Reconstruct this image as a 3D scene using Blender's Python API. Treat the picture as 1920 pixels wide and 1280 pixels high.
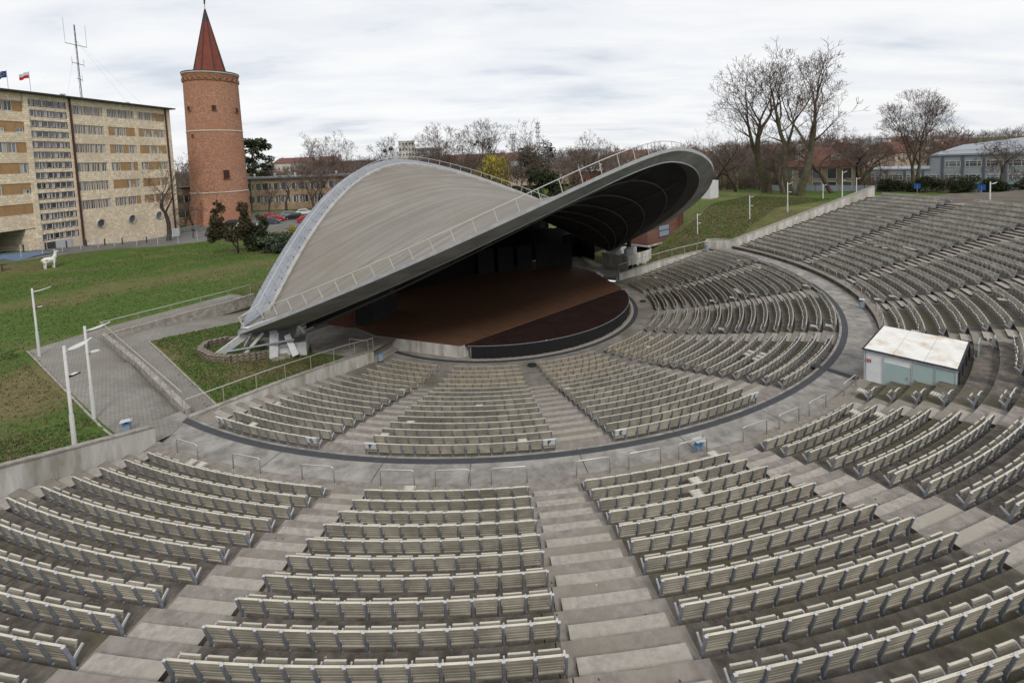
import bpy, math, random
import numpy as np
from mathutils import Vector, Matrix
from mathutils.geometry import delaunay_2d_cdt
rad, sin, cos, PI = math.radians, math.sin, math.cos, math.pi
rnd = random.Random(7)
sc = bpy.context.scene
for o in list(bpy.data.objects): bpy.data.objects.remove(o)

# ------------------------------------------------------------------ camera
CF, CXP, CYP, PITCH, ROLL, YAW = 885.2923, 961.3008, 360.9862, .0708, -.0400, .0386
CPOS = Vector((0, -45.986, 11.8506))
cp, sp = cos(PITCH), sin(PITCH)
FW = Vector((sin(YAW)*cp, cos(YAW)*cp, -sp)); RT = Vector((cos(YAW), -sin(YAW), 0)); UP = RT.cross(FW)
R2 = RT*cos(ROLL)+UP*sin(ROLL); U2 = -RT*sin(ROLL)+UP*cos(ROLL)
cam = bpy.data.cameras.new('camera'); co = bpy.data.objects.new('camera', cam); sc.collection.objects.link(co)
m = Matrix.Identity(4)
for i in range(3): m[i][0], m[i][1], m[i][2], m[i][3] = R2[i], U2[i], -FW[i], CPOS[i]
co.matrix_world = m
cam.sensor_fit = 'HORIZONTAL'; cam.sensor_width = 36; cam.lens = CF/1920*36
cam.shift_x = -(CXP-960)/1920; cam.shift_y = -(640-CYP)/1920
cam.clip_start = .2; cam.clip_end = 9000
sc.camera = co
def pix(p):
    X = Vector(p)-CPOS; z = X.dot(FW)
    return (CXP+CF*X.dot(R2)/z, CYP-CF*X.dot(U2)/z, z) if z > .3 else (-9999, -9999, z)

# ------------------------------------------------------------------ world, sun, exposure
w = bpy.data.worlds.new('World'); sc.world = w; w.use_nodes = True
nt = w.node_tree; nt.nodes.clear()
def N(t, **k):
    n = nt.nodes.new(t)
    for a, b in k.items(): setattr(n, a, b)
    return n
sky = N('ShaderNodeTexSky', sky_type='NISHITA', sun_disc=False, sun_elevation=rad(40), sun_rotation=rad(164), air_density=1, dust_density=2)
b1 = N('ShaderNodeBackground'); b1.inputs[1].default_value = .10; nt.links.new(sky.outputs[0], b1.inputs[0])
tc = N('ShaderNodeTexCoord')
sx = N('ShaderNodeSeparateXYZ'); nt.links.new(tc.outputs['Generated'], sx.inputs[0])
mz = N('ShaderNodeMath', operation='ADD'); mz.inputs[1].default_value = .16; nt.links.new(sx.outputs[2], mz.inputs[0])
mz2 = N('ShaderNodeMath', operation='MAXIMUM'); mz2.inputs[1].default_value = .05; nt.links.new(mz.outputs[0], mz2.inputs[0])
dx = N('ShaderNodeMath', operation='DIVIDE'); nt.links.new(sx.outputs[0], dx.inputs[0]); nt.links.new(mz2.outputs[0], dx.inputs[1])
dy = N('ShaderNodeMath', operation='DIVIDE'); nt.links.new(sx.outputs[1], dy.inputs[0]); nt.links.new(mz2.outputs[0], dy.inputs[1])
cb = N('ShaderNodeCombineXYZ'); nt.links.new(dx.outputs[0], cb.inputs[0]); nt.links.new(dy.outputs[0], cb.inputs[1])
mp = N('ShaderNodeMapping'); mp.inputs['Rotation'].default_value = (0, 0, rad(8)); mp.inputs['Scale'].default_value = (.6, 1.35, 1); mp.inputs['Location'].default_value = (1.3, .4, 0)
nt.links.new(cb.outputs[0], mp.inputs[0])
n1 = N('ShaderNodeTexNoise'); n1.inputs['Scale'].default_value = 1.5; n1.inputs['Detail'].default_value = 7; n1.inputs['Roughness'].default_value = .55; n1.inputs['Distortion'].default_value = .25
nt.links.new(mp.outputs[0], n1.inputs[0])
r1 = N('ShaderNodeValToRGB'); e = r1.color_ramp.elements
e[0].position = .30; e[0].color = (.57, .605, .665, 1); e[1].position = .56; e[1].color = (.80, .805, .815, 1)
k = r1.color_ramp.elements.new(.42); k.color = (.72, .74, .775, 1)
k = r1.color_ramp.elements.new(.72); k.color = (.85, .848, .845, 1)
nt.links.new(n1.outputs[0], r1.inputs[0])
b2 = N('ShaderNodeBackground'); b2.inputs[1].default_value = 1.0; nt.links.new(r1.outputs[0], b2.inputs[0])
mx = N('ShaderNodeMixShader'); mx.inputs[0].default_value = .93
wo = N('ShaderNodeOutputWorld')
nt.links.new(b1.outputs[0], mx.inputs[1]); nt.links.new(b2.outputs[0], mx.inputs[2]); nt.links.new(mx.outputs[0], wo.inputs[0])
sd = bpy.data.lights.new('sun', 'SUN'); sd.energy = 1.35; sd.angle = rad(12); sd.color = (1, .96, .9)
so = bpy.data.objects.new('sun', sd); sc.collection.objects.link(so)
so.rotation_euler = (rad(47), 0, rad(16))
vs = sc.view_settings; vs.view_transform = 'Standard'; vs.look = 'None'; vs.exposure = .28; vs.gamma = 1; vs.use_curve_mapping = False
sc.cycles.max_bounces = 5; sc.cycles.diffuse_bounces = 3; sc.cycles.transparent_max_bounces = 6

# ------------------------------------------------------------------ frames of reference
AX = rad(39)
A_ = Vector((sin(AX), -cos(AX), 0)); B_ = Vector((cos(AX), sin(AX), 0))
def P(s, t, z=0): v = A_*s+B_*t; return Vector((v.x, v.y, z))
def ST(x, y): return (A_.x*x+A_.y*y, B_.x*x+B_.y*y)
def pol(R, rel, z=0): a = rad(rel); return P(R*cos(a), R*sin(a), z)       # rel: degrees from the stage axis
def sm(a, b, x):
    t = min(1, max(0, (x-a)/(b-a))); return t*t*(3-2*t)

# ------------------------------------------------------------------ materials
MATS = {}
def mat(name, col, rough=.8, metal=0, var=None, scale=3, bump=0, bscale=30, spec=.3, detail=6, alpha=None, emit=None, obj=True, var2=None, scale2=.3, stretch=None, rnd_v=0):
    if name in MATS: return MATS[name]
    m = bpy.data.materials.new(name); m.use_nodes = True; t = m.node_tree; p = t.nodes['Principled BSDF']
    p.inputs['Base Color'].default_value = (*col, 1); p.inputs['Roughness'].default_value = rough; p.inputs['Metallic'].default_value = metal
    p.inputs['Specular IOR Level'].default_value = spec
    c = t.nodes.new('ShaderNodeTexCoord').outputs['Object']
    if not obj: c = t.nodes.new('ShaderNodeNewGeometry').outputs['Position']
    if stretch:
        mm = t.nodes.new('ShaderNodeMapping'); mm.inputs['Scale'].default_value = stretch; t.links.new(c, mm.inputs[0]); c = mm.outputs[0]
    last = None
    def noise(sca, det, lo, hi, ca, cbb, prev=None):
        n = t.nodes.new('ShaderNodeTexNoise'); n.inputs['Scale'].default_value = sca; n.inputs['Detail'].default_value = det; n.inputs['Roughness'].default_value = .65; t.links.new(c, n.inputs[0])
        r = t.nodes.new('ShaderNodeMapRange'); r.inputs[1].default_value = lo; r.inputs[2].default_value = hi; t.links.new(n.outputs[0], r.inputs[0])
        x = t.nodes.new('ShaderNodeMix'); x.data_type = 'RGBA'; t.links.new(r.outputs[0], x.inputs[0])
        if prev: t.links.new(prev, x.inputs[6])
        else: x.inputs[6].default_value = (*ca, 1)
        x.inputs[7].default_value = (*cbb, 1); return x.outputs[2]
    if var: last = noise(scale, detail, .38, .62, col, var)
    if var2: last = noise(scale2, 4, .48, .66, col, var2, last)
    if rnd_v:
        oi = t.nodes.new('ShaderNodeObjectInfo'); mr = t.nodes.new('ShaderNodeMapRange'); mr.inputs[3].default_value = 1-rnd_v; mr.inputs[4].default_value = 1+rnd_v
        t.links.new(oi.outputs['Random'], mr.inputs[0]); vm = t.nodes.new('ShaderNodeVectorMath'); vm.operation = 'SCALE'
        if last: t.links.new(last, vm.inputs[0])
        else: vm.inputs[0].default_value = col
        t.links.new(mr.outputs[0], vm.inputs['Scale']); last = vm.outputs[0]
    if last: t.links.new(last, p.inputs['Base Color'])
    if bump:
        n = t.nodes.new('ShaderNodeTexNoise'); n.inputs['Scale'].default_value = bscale; n.inputs['Detail'].default_value = 5; t.links.new(c, n.inputs[0])
        b = t.nodes.new('ShaderNodeBump'); b.inputs['Strength'].default_value = bump; b.inputs['Distance'].default_value = .05; t.links.new(n.outputs[0], b.inputs['Height']); t.links.new(b.outputs[0], p.inputs['Normal'])
    if alpha is not None: p.inputs['Alpha'].default_value = alpha
    if emit: p.inputs['Emission Color'].default_value = (*emit, 1); p.inputs['Emission Strength'].default_value = 1
    MATS[name] = m; return m
def tile_mat(name, c1, c2, mortar, sx_, sy_, mode='wall', msize=.02, rough=.85, bump=.3, var=.35, big=None, nsc=.45):
    """brick pattern on world-size units; mode wall: (horizontal distance, z) ; cyl: (angle*R, z); floor: (x,y)"""
    m = bpy.data.materials.new(name); m.use_nodes = True; t = m.node_tree; p = t.nodes['Principled BSDF']; p.inputs['Roughness'].default_value = rough; p.inputs['Specular IOR Level'].default_value = .2
    L = t.links.new
    c = t.nodes.new('ShaderNodeTexCoord').outputs['Object']; s = t.nodes.new('ShaderNodeSeparateXYZ'); L(c, s.inputs[0]); cc = t.nodes.new('ShaderNodeCombineXYZ')
    if mode == 'wall': L(s.outputs[0], cc.inputs[0]); L(s.outputs[2], cc.inputs[1])
    elif mode == 'floor': L(s.outputs[0], cc.inputs[0]); L(s.outputs[1], cc.inputs[1])
    else:
        at = t.nodes.new('ShaderNodeMath'); at.operation = 'ARCTAN2'; L(s.outputs[1], at.inputs[0]); L(s.outputs[0], at.inputs[1])
        mu = t.nodes.new('ShaderNodeMath'); mu.operation = 'MULTIPLY'; mu.inputs[1].default_value = mode; L(at.outputs[0], mu.inputs[0]); L(mu.outputs[0], cc.inputs[0]); L(s.outputs[2], cc.inputs[1])
    b = t.nodes.new('ShaderNodeTexBrick'); L(cc.outputs[0], b.inputs[0]); b.inputs['Scale'].default_value = 1
    b.inputs['Brick Width'].default_value = sx_; b.inputs['Row Height'].default_value = sy_; b.inputs['Mortar Size'].default_value = msize; b.inputs['Mortar Smooth'].default_value = .3
    b.inputs['Color1'].default_value = (*c1, 1); b.inputs['Color2'].default_value = (*c2, 1); b.inputs['Mortar'].default_value = (*mortar, 1); b.inputs['Bias'].default_value = 0
    n = t.nodes.new('ShaderNodeTexNoise'); n.inputs['Scale'].default_value = nsc; n.inputs['Detail'].default_value = 8; n.inputs['Roughness'].default_value = .7; L(c, n.inputs[0])
    r = t.nodes.new('ShaderNodeMapRange'); r.inputs[1].default_value = .3; r.inputs[2].default_value = .7; r.inputs[3].default_value = 1-var; r.inputs[4].default_value = 1+var; L(n.outputs[0], r.inputs[0])
    v = t.nodes.new('ShaderNodeVectorMath'); v.operation = 'SCALE'; L(b.outputs[0], v.inputs[0]); L(r.outputs[0], v.inputs['Scale'])
    out = v.outputs[0]
    if big:
        n2 = t.nodes.new('ShaderNodeTexNoise'); n2.inputs['Scale'].default_value = .16; n2.inputs['Detail'].default_value = 6; L(c, n2.inputs[0])
        r2 = t.nodes.new('ShaderNodeMapRange'); r2.inputs[1].default_value = .5; r2.inputs[2].default_value = .65; r2.inputs[4].default_value = .6; L(n2.outputs[0], r2.inputs[0])
        x = t.nodes.new('ShaderNodeMix'); x.data_type = 'RGBA'; L(r2.outputs[0], x.inputs[0]); L(out, x.inputs[6]); x.inputs[7].default_value = (*big, 1); out = x.outputs[2]
    L(out, p.inputs['Base Color'])
    bp = t.nodes.new('ShaderNodeBump'); bp.inputs['Strength'].default_value = bump; bp.inputs['Distance'].default_value = .03; L(b.outputs[1], bp.inputs['Height']); bp.invert = True; L(bp.outputs[0], p.inputs['Normal'])
    MATS[name] = m; return m

M_tread = mat('tread_concrete', (.165, .143, .122), .9, var=(.075, .062, .052), scale=2.8, detail=9, bump=.5, bscale=22, obj=False, var2=(.10, .092, .055), scale2=.21)  # bench floor tone: grime, with the benches' contact shadow painted in
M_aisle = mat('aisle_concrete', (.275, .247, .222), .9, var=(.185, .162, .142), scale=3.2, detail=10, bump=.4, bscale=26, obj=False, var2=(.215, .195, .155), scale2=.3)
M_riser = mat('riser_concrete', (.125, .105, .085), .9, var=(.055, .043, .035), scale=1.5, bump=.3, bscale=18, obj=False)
M_block = mat('step_concrete', (.39, .355, .32), .9, var=(.28, .252, .222), scale=6, detail=9, bump=.4, bscale=30, obj=False, var2=(.33, .30, .25), scale2=.35)
M_walk = mat('walkway_concrete', (.285, .268, .245), .88, var=(.175, .162, .148), scale=1.3, detail=10, bump=.25, bscale=16, obj=False, var2=(.34, .325, .30), scale2=.8)
M_floor = mat('pit_concrete', (.31, .288, .258), .88, var=(.2, .183, .16), scale=.9, detail=10, bump=.2, bscale=16, obj=False, var2=(.175, .155, .12), scale2=.35)
M_drain = mat('drain_dark', (.062, .066, .072), .75, var=(.05, .053, .058), scale=3, bump=.3, bscale=60, obj=False)
M_wallc = mat('wall_concrete', (.60, .585, .55), .85, var=(.44, .425, .39), scale=1.6, detail=9, bump=.3, bscale=12, obj=False, stretch=(1, 1, .22), var2=(.30, .28, .235), scale2=1.1)
M_cope = mat('coping_concrete', (.37, .345, .31), .9, var=(.22, .2, .17), scale=3, bump=.3, bscale=20, obj=False)
M_wood = mat('slat_beige', (.455, .42, .35), .75, var=(.31, .285, .23), scale=1.6, detail=10, bump=.1, bscale=40, obj=False, var2=(.27, .25, .205), scale2=.35, rnd_v=.14)
M_wood2 = mat('slat_tan', (.47, .41, .31), .65, var=(.37, .315, .235), scale=4, detail=6, stretch=(1, 6, 6), rnd_v=.1)
M_woodt = mat('slat_top', (.60, .565, .49), .6, var=(.48, .44, .36), scale=6, rnd_v=.08)
M_steel = mat('galvanised', (.30, .32, .36), .5, .2, var=(.22, .235, .27), scale=8, spec=.5)
M_steelL = mat('galvanised_light', (.5, .51, .53), .5, .2, spec=.5)
M_inox = mat('stainless', (.50, .475, .44), .35, .5, spec=.6)
M_white = mat('white_paint', (.66, .665, .68), .6, var=(.56, .57, .58), scale=3)
M_dark = mat('dark_matte', (.012, .012, .013), .95)
M_panel = mat('dark_panel', (.030, .032, .035), .8, var=(.024, .025, .028), scale=2)
M_shell = None

# ------------------------------------------------------------------ mesh builder
class MB:
    def __init__(s): s.v = []; s.f = []; s.m = []; s.uv = None
    def add(s, vs, fs, mi=0):
        b = len(s.v); s.v += [tuple(v) for v in vs]; s.f += [tuple(i+b for i in f) for f in fs]; s.m += [mi]*len(fs); return s
    def hexa(s, p, mi=0): return s.add(p, [(0, 3, 2, 1), (4, 5, 6, 7), (0, 1, 5, 4), (1, 2, 6, 5), (2, 3, 7, 6), (3, 0, 4, 7)], mi)
    def box(s, c, d, X=None, Y=None, Z=None, mi=0):
        c = Vector(c); X = Vector(X or (1, 0, 0)); Y = Vector(Y or (0, 1, 0)); Z = Vector(Z or (0, 0, 1)); a, b, e = d[0]/2, d[1]/2, d[2]/2
        return s.hexa([c+X*i*a+Y*j*b+Z*k*e for k in (-1, 1) for i, j in ((-1, -1), (1, -1), (1, 1), (-1, 1))], mi)
    def bar(s, p, q, w_, h_, up=(0, 0, 1), mi=0):
        p = Vector(p); q = Vector(q); d = q-p; L = d.length
        if L < 1e-6: return s
        X = d/L; Y = Vector(up).cross(X)
        if Y.length < 1e-4: Y = Vector((1, 0, 0)).cross(X)
        Y.normalize(); Z = X.cross(Y); return s.box((p+q)/2, (L, w_, h_), X, Y, Z, mi)
    def tube(s, pts, r, n=6, mi=0, cap=True):
        pts = [Vector(p) for p in pts]; rs = r if isinstance(r, (list, tuple)) else [r]*len(pts); vs = []; fs = []
        pr = None
        for i, p in enumerate(pts):
            d = (pts[min(i+1, len(pts)-1)]-pts[max(i-1, 0)]); d.normalize()
            if pr is None: a = Vector((0, 0, 1)) if abs(d.z) < .9 else Vector((1, 0, 0))
            else: a = pr
            u = (a-d*a.dot(d)); u.normalize(); pr = u; v = d.cross(u)
            for k_ in range(n): an = 2*PI*k_/n; vs.append(p+(u*cos(an)+v*sin(an))*rs[i])
        for i in range(len(pts)-1):
            for k_ in range(n): a = i*n+k_; b = i*n+(k_+1) % n; fs.append((a, b, b+n, a+n))
        if cap: fs.append(tuple(range(n-1, -1, -1))); fs.append(tuple(range((len(pts)-1)*n, len(pts)*n)))
        return s.add(vs, fs, mi)
    def lathe(s, prof, n=24, c=(0, 0, 0), mi=0, a0=0, a1=2*PI):
        vs = []; fs = []; full = abs(a1-a0-2*PI) < 1e-6; m_ = n if full else n+1
        for r, z in prof:
            for k_ in range(m_): an = a0+(a1-a0)*k_/n; vs.append((c[0]+r*cos(an), c[1]+r*sin(an), c[2]+z))
        for i in range(len(prof)-1):
            for k_ in range(n): a = i*m_+k_; b = i*m_+(k_+1) % m_; fs.append((a, b, b+m_, a+m_))
        return s.add(vs, fs, mi)
    def prism(s, poly, z0, z1, mi=0):
        n = len(poly); vs = [(p[0], p[1], z0) for p in poly]+[(p[0], p[1], z1) for p in poly]
        return s.add(vs, [tuple(range(n-1, -1, -1)), tuple(range(n, 2*n))]+[(i, (i+1) % n, n+(i+1) % n, n+i) for i in range(n)], mi)
    def grid(s, rows, mi=0, flip=False):
        n = len(rows[0]); vs = [p for r in rows for p in r]; fs = []
        for i in range(len(rows)-1):
            for j in range(n-1):
                q = (i*n+j, i*n+j+1, (i+1)*n+j+1, (i+1)*n+j); fs.append(q[::-1] if flip else q)
        return s.add(vs, fs, mi)
    def mesh(s, name, mats, smooth=False):
        me = bpy.data.meshes.new(name); me.from_pydata(s.v, [], s.f)
        for mm in (mats if isinstance(mats, (list, tuple)) else [mats]): me.materials.append(mm)
        if any(s.m): me.polygons.foreach_set('material_index', s.m)
        if smooth: me.polygons.foreach_set('use_smooth', [True]*len(me.polygons))
        me.update(); return me
    def obj(s, name, mats, parent=None, smooth=False, **kw): return link(name, s.mesh(name, mats, smooth), parent, **kw)
COL = sc.collection
def link(name, data, parent=None, loc=None, rz=None, label=None, cat=None, group=None, kind=None, mw=None):
    o = bpy.data.objects.new(name, data); COL.objects.link(o)
    if parent: o.parent = parent
    if loc is not None: o.location = loc
    if rz is not None: o.rotation_euler = (0, 0, rz)
    if mw is not None: o.matrix_local = mw
    if label: o['label'] = label
    if cat: o['category'] = cat
    if group: o['group'] = group
    if kind: o['kind'] = kind
    return o
def thing(name, label, cat, loc=(0, 0, 0), rz=0, group=None): return link(name, None, None, loc, rz, label, cat, group)
def struct(name, mb, mats, parent=None, **k):
    o = mb.obj(name, mats, parent, **k)
    if not parent: o['kind'] = 'structure'
    return o
def kids(o): return [c for c in KID.get(o.name, [])]
KID = {}
def copy_tree(root, loc, rz, label=None, group=None, cat=None):
    pairs = {}
    def rec(o, parent):
        c = o.copy(); COL.objects.link(c)
        if parent: c.parent = parent
        for ch in o.children: rec(ch, c)
        return c
    r = rec(root, None); r.location = loc; r.rotation_euler = (0, 0, rz)
    if label: r['label'] = label
    if group: r['group'] = group
    return r

# ------------------------------------------------------------------ bowl geometry (metres)
K = 1.12
def lowR(k): return [15.15, 15.9, 16.72, 17.53, 18.42][k-1] if k <= 5 else 16.4979*K+(k-5)*.7378*K
def lowT(k): return [-1.95, -1.9, -1.78, -1.68, -1.56][k-1] if k <= 5 else -1.3965*K+(k-5)*.158*K
def upR(k): return 30.961+(k-1)*.85882
def upT(k): return .92243+(k-1)*.29042
CH = .58                                        # height of a seat back over its tread
NUP = 19
def lowZ(k): return lowT(k)-CH
def upZ(k): return upT(k)-CH
def wall_rel_up(R):                              # where the upper side wall meets radius R
    lo, hi = -3, 40
    for _ in range(40):
        m_ = (lo+hi)/2
        if math.hypot(10.7+.64*m_, 27.9+.77*m_) < R: lo = m_
        else: hi = m_
    return math.degrees(math.atan2(27.9+.77*lo, 10.7+.64*lo))
def wall_rel_low(R):
    lo, hi = -.3, 1.6
    for _ in range(40):
        m_ = (lo+hi)/2
        if math.hypot(2.6+5.7*m_, 12.5+13.8*m_) < R: lo = m_
        else: hi = m_
    return math.degrees(math.atan2(12.5+13.8*lo, 2.6+5.7*lo))
def arcband(mb, R0, z0, R1, z1, r0a, r0b, r1a=None, r1b=None, n=None, mi=0):
    if r1a is None: r1a, r1b = r0a, r0b
    n = n or max(2, int(abs(r0b-r0a)/2.0)+1)
    return mb.grid([[pol(R0, r0a+(r0b-r0a)*i/n, z0) for i in range(n+1)], [pol(R1, r1a+(r1b-r1a)*i/n, z1) for i in range(n+1)]], mi)
LSEC = [(-68.3, -55.8), (-51.2, -34.7), (-29.4, -13.0), (-8.4, 8.3), (13.0, 29.6), (34.6, 51.4), (55.6, 68.6)]
USEC = [(None, -50.9), (-47.9, -37.7), (-34.1, -23.9), (-20.5, -10.3), (-7, 7), (10.5, 21.1), (24.4, 34.2), (37.7, 48.1), (50.9, None)]
UEND = (-7.3, 7.3)
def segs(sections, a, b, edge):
    """(material, start, end) pieces of a tread: worn pale aisles between bench sections darkened for grime and painted contact shadow"""
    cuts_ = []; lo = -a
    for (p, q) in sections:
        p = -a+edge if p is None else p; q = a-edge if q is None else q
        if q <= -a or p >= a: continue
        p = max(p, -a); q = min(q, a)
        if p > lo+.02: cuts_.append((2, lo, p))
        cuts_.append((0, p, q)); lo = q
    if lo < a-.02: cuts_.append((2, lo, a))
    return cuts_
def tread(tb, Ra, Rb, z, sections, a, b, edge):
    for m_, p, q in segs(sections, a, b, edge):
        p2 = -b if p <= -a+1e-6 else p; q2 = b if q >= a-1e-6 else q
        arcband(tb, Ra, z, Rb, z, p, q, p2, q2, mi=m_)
# lower terrace: floor + treads
t_low = link('lower_terrace', None, kind='structure')
fl = MB(); arcband(fl, 10.5, -2.55, 12.92, -2.55, -80, 80); arcband(fl, 13.32, -2.55, lowR(1)-.6, lowZ(1), -78, 78)
for k_ in range(1, 5): arcband(fl, lowR(k_)-.6, lowZ(k_), lowR(k_+1)-.6, lowZ(k_+1), -wall_rel_low(lowR(k_)-.6), wall_rel_low(lowR(k_)-.6), -wall_rel_low(lowR(k_+1)-.6), wall_rel_low(lowR(k_+1)-.6))
fl.obj('pit_floor', M_floor, t_low)
db = MB(); arcband(db, 12.92, -2.546, 13.32, -2.546, -78, 78); db.obj('inner_drain', M_drain, t_low)
kb = MB(); arcband(kb, 12.7, -2.50, 12.92, -2.50, -50, 78); arcband(kb, 12.92, -2.50, 12.92, -2.55, -50, 78); kb.obj('kerb', M_block, t_low)
for k_ in range(5, 17):
    Ra = lowR(k_)-.6 if k_ == 5 else lowR(k_)-.72; Rb = lowR(k_+1)-.72 if k_ < 16 else 27.74
    a, b = wall_rel_low(Ra), wall_rel_low(Rb); tb = MB(); z = lowZ(k_)
    if k_ > 5: arcband(tb, Ra, lowZ(k_-1), Ra, z, -a, a, mi=1)
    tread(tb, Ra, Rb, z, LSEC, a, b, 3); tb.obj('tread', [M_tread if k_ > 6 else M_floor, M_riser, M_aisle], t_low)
# walkway ring, slab by slab with joints
t_walk = link('ring_walkway', None, kind='structure')
cuts = [-wall_rel_up(29)+1, -58.5, -49, -41.8, -33, -24, -14.5, -5, 4.5, 14, 23.5, 33, 42.5, 52, 61, wall_rel_up(29)-1]
def walk_end(R): return math.degrees(math.acos(min(1, (8.3+(R-27.55)*.98)/R)))
cuts[0] = None; cuts[-1] = None
for i in range(len(cuts)-1):
    def rl(c, R, sgn): return c if c is not None else sgn*walk_end(R)
    a0 = rl(cuts[i], 27.74, -1); b0 = rl(cuts[i+1], 27.74, 1); a1 = rl(cuts[i], 28.0-.13, -1); b1_ = rl(cuts[i+1], 27.87, 1)
    g = .03; mb = MB()
    arcband(mb, 27.74, lowZ(16), 27.74, 0, a0+g, b0-g, mi=1); arcband(mb, 27.74, 0, 27.87, 0, a0+g, b0-g, a1+g, b1_-g)
    a2 = rl(cuts[i], 28.2, -1); b2_ = rl(cuts[i+1], 28.2, 1); a3 = rl(cuts[i], 29.8, -1); b3 = rl(cuts[i+1], 29.8, 1)
    arcband(mb, 28.2, 0, 29.8, 0, a2+g, b2_-g, a3+g, b3-g); mb.obj('slab', [M_walk, M_riser], t_walk)
und = MB(); arcband(und, 27.7, -.03, 29.85, -.03, -walk_end(27.74), walk_end(27.74), -walk_end(29.8), walk_end(29.8)); pe = MB(); [arcband(pe, 27.75, -.018, 30.2, -.018, a, b) for a, b in ((-74.5, -66), (66, 74.5))]; pe.obj('end_slab', M_walk, t_walk); und.obj('joint_bed', M_riser, t_walk)
dd = MB(); arcband(dd, 27.87, -.006, 28.2, -.006, -walk_end(27.87)-.4, walk_end(27.87), -walk_end(28.2)-.4, walk_end(28.2)); dd.obj('outer_drain', M_drain, t_walk)
dg = MB(); dg.grid([[P(27.2, -.62, .004), P(27.2, -.18, .004)], [P(29.95, -1.0, .004), P(29.95, -.5, .004)]]); dg.obj('cross_drain', M_drain, t_walk)
# upper terrace
t_up = link('upper_terrace', None, kind='structure')
for k_ in range(1, NUP+1):
    Ra = 29.8 if k_ == 1 else upR(k_)-.76; Rb = upR(k_+1)-.76 if k_ < NUP else upR(k_)+1.2
    a, b = wall_rel_up(Ra), wall_rel_up(Rb); z = upZ(k_); tb = MB()
    arcband(tb, Ra, (upZ(k_-1) if k_ > 1 else 0), Ra, z, -a, a, mi=1); R0_ = Ra
    if k_ == 1: arcband(tb, 29.8, z, 30.3, z, -a, a, -wall_rel_up(30.3), wall_rel_up(30.3), mi=2); R0_ = 30.3; a = wall_rel_up(30.3)
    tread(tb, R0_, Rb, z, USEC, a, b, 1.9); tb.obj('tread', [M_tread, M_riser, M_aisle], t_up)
# radial drain grate through the booth block
gr = MB()
for k_ in (5, 6):
    R0, R1 = upR(k_)-.74, upR(k_)+.08
    for j in range(15):
        r = R0+.02+(R1-R0-.04)*j/14; gr.box(P(r, -.95, upZ(k_)+.01), (.025, .5, .02), A_, B_)
gr.obj('grate', M_drain, t_up)
# expansion joints across the treads
jt = MB()
for a_j, k0 in ((-38.1, 4), (-17.6, 5), (1.8, 7), (-57, 3)):
    for k_ in range(k0, NUP+1):
        R0, R1 = upR(k_)-.75, upR(k_)+.09
        jt.box(pol((R0+R1)/2, a_j+.25*(k_ % 3), upZ(k_)+.002), (R1-R0, .022, .006), A_*cos(rad(a_j))+B_*sin(rad(a_j)), -A_*sin(rad(a_j))+B_*cos(rad(a_j)))
jt.obj('expansion_joint', M_dark, t_up)
# dead leaves and crumbs on the steps
lt = MB(); lr_ = random.Random(31)
for i in range(2600):
    up_t = lr_.random() < .7; k_ = lr_.randint(1, 12) if up_t else lr_.randint(1, 16); R = (upR(k_) if up_t else lowR(k_))+lr_.uniform(-.7, .05); a_l = lr_.uniform(-66, 66); z = (upZ(k_) if up_t else lowZ(k_))+.008
    q = pol(R, a_l, z); s_ = lr_.uniform(.012, .035); b_l = lr_.uniform(0, 6); lt.add([q+Vector((s_*cos(b_l), s_*sin(b_l), lr_.uniform(0, .02))), q+Vector((s_*cos(b_l+2.1), s_*sin(b_l+2.1), 0)), q+Vector((s_*cos(b_l+4), s_*sin(b_l+4), .006))], [(0, 1, 2)], 0 if lr_.random() < .65 else 1)
lt.obj('leaf_litter', [mat('leaf_brown', (.09, .05, .025), .9), mat('leaf_pale', (.45, .42, .36), .9)])['kind'] = 'stuff'
# half-height step blocks in the aisles
def blockmesh(R0, R1, ra, rb, z0, z1):
    n = 3; mb = MB()
    top = [[pol(R0, ra+(rb-ra)*i/n, z1) for i in range(n+1)], [pol(R1, ra+(rb-ra)*i/n, z1) for i in range(n+1)]]; mb.grid(top)
    arcband(mb, R0, z0, R0, z1, ra, rb, n=n, mi=1)
    for r_, fl_ in ((ra, False), (rb, True)): mb.grid([[pol(R0, r_, z0), pol(R1, r_, z0)], [pol(R0, r_, z1), pol(R1, r_, z1)]], 1, fl_)
    return mb
def in_view(p, mg=160): x, y, z = pix(p); return -mg < x < 1920+mg and -200 < y < 1280+mg and z > 1
UAIS = [(USEC[i][1], USEC[i+1][0]) for i in range(8)]
UAIS[3] = (-10.3, -7.9); UAIS[4] = (7.9, 10.5)
LAIS = [(LSEC[i][1], LSEC[i+1][0]) for i in range(6)]
for k_ in range(1, NUP+1):
    Rr = 29.8 if k_ == 1 else upR(k_)-.76
    if k_ == 1: continue
    for (a, b) in UAIS+[(-wall_rel_up(Rr-.2)+.25, -wall_rel_up(Rr-.2)+1.75), (wall_rel_up(Rr-.2)-1.75, wall_rel_up(Rr-.2)-.25)]:
        if in_view(pol(Rr, (a+b)/2, upZ(k_))): 
            m_ = 12/Rr if b-a > 1.7 else 0
            blockmesh(Rr-.43, Rr-.002, a+m_, b-m_, upZ(k_-1), upZ(k_-1)+.145).obj('step_block', [M_block, M_riser], t_up)
for k_ in range(6, 17):
    Rr = lowR(k_)-.72
    for (a, b) in LAIS+[(-wall_rel_low(Rr-.2)+.4, -wall_rel_low(Rr-.2)+3), (wall_rel_low(Rr-.2)-3, wall_rel_low(Rr-.2)-.4)]:
        m_ = .35 if b-a > 3 else 0
        blockmesh(Rr-.4, Rr-.002, a+m_, b-m_, lowZ(k_-1), lowZ(k_-1)+.09).obj('step_block', [M_block, M_riser], t_low)

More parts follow.
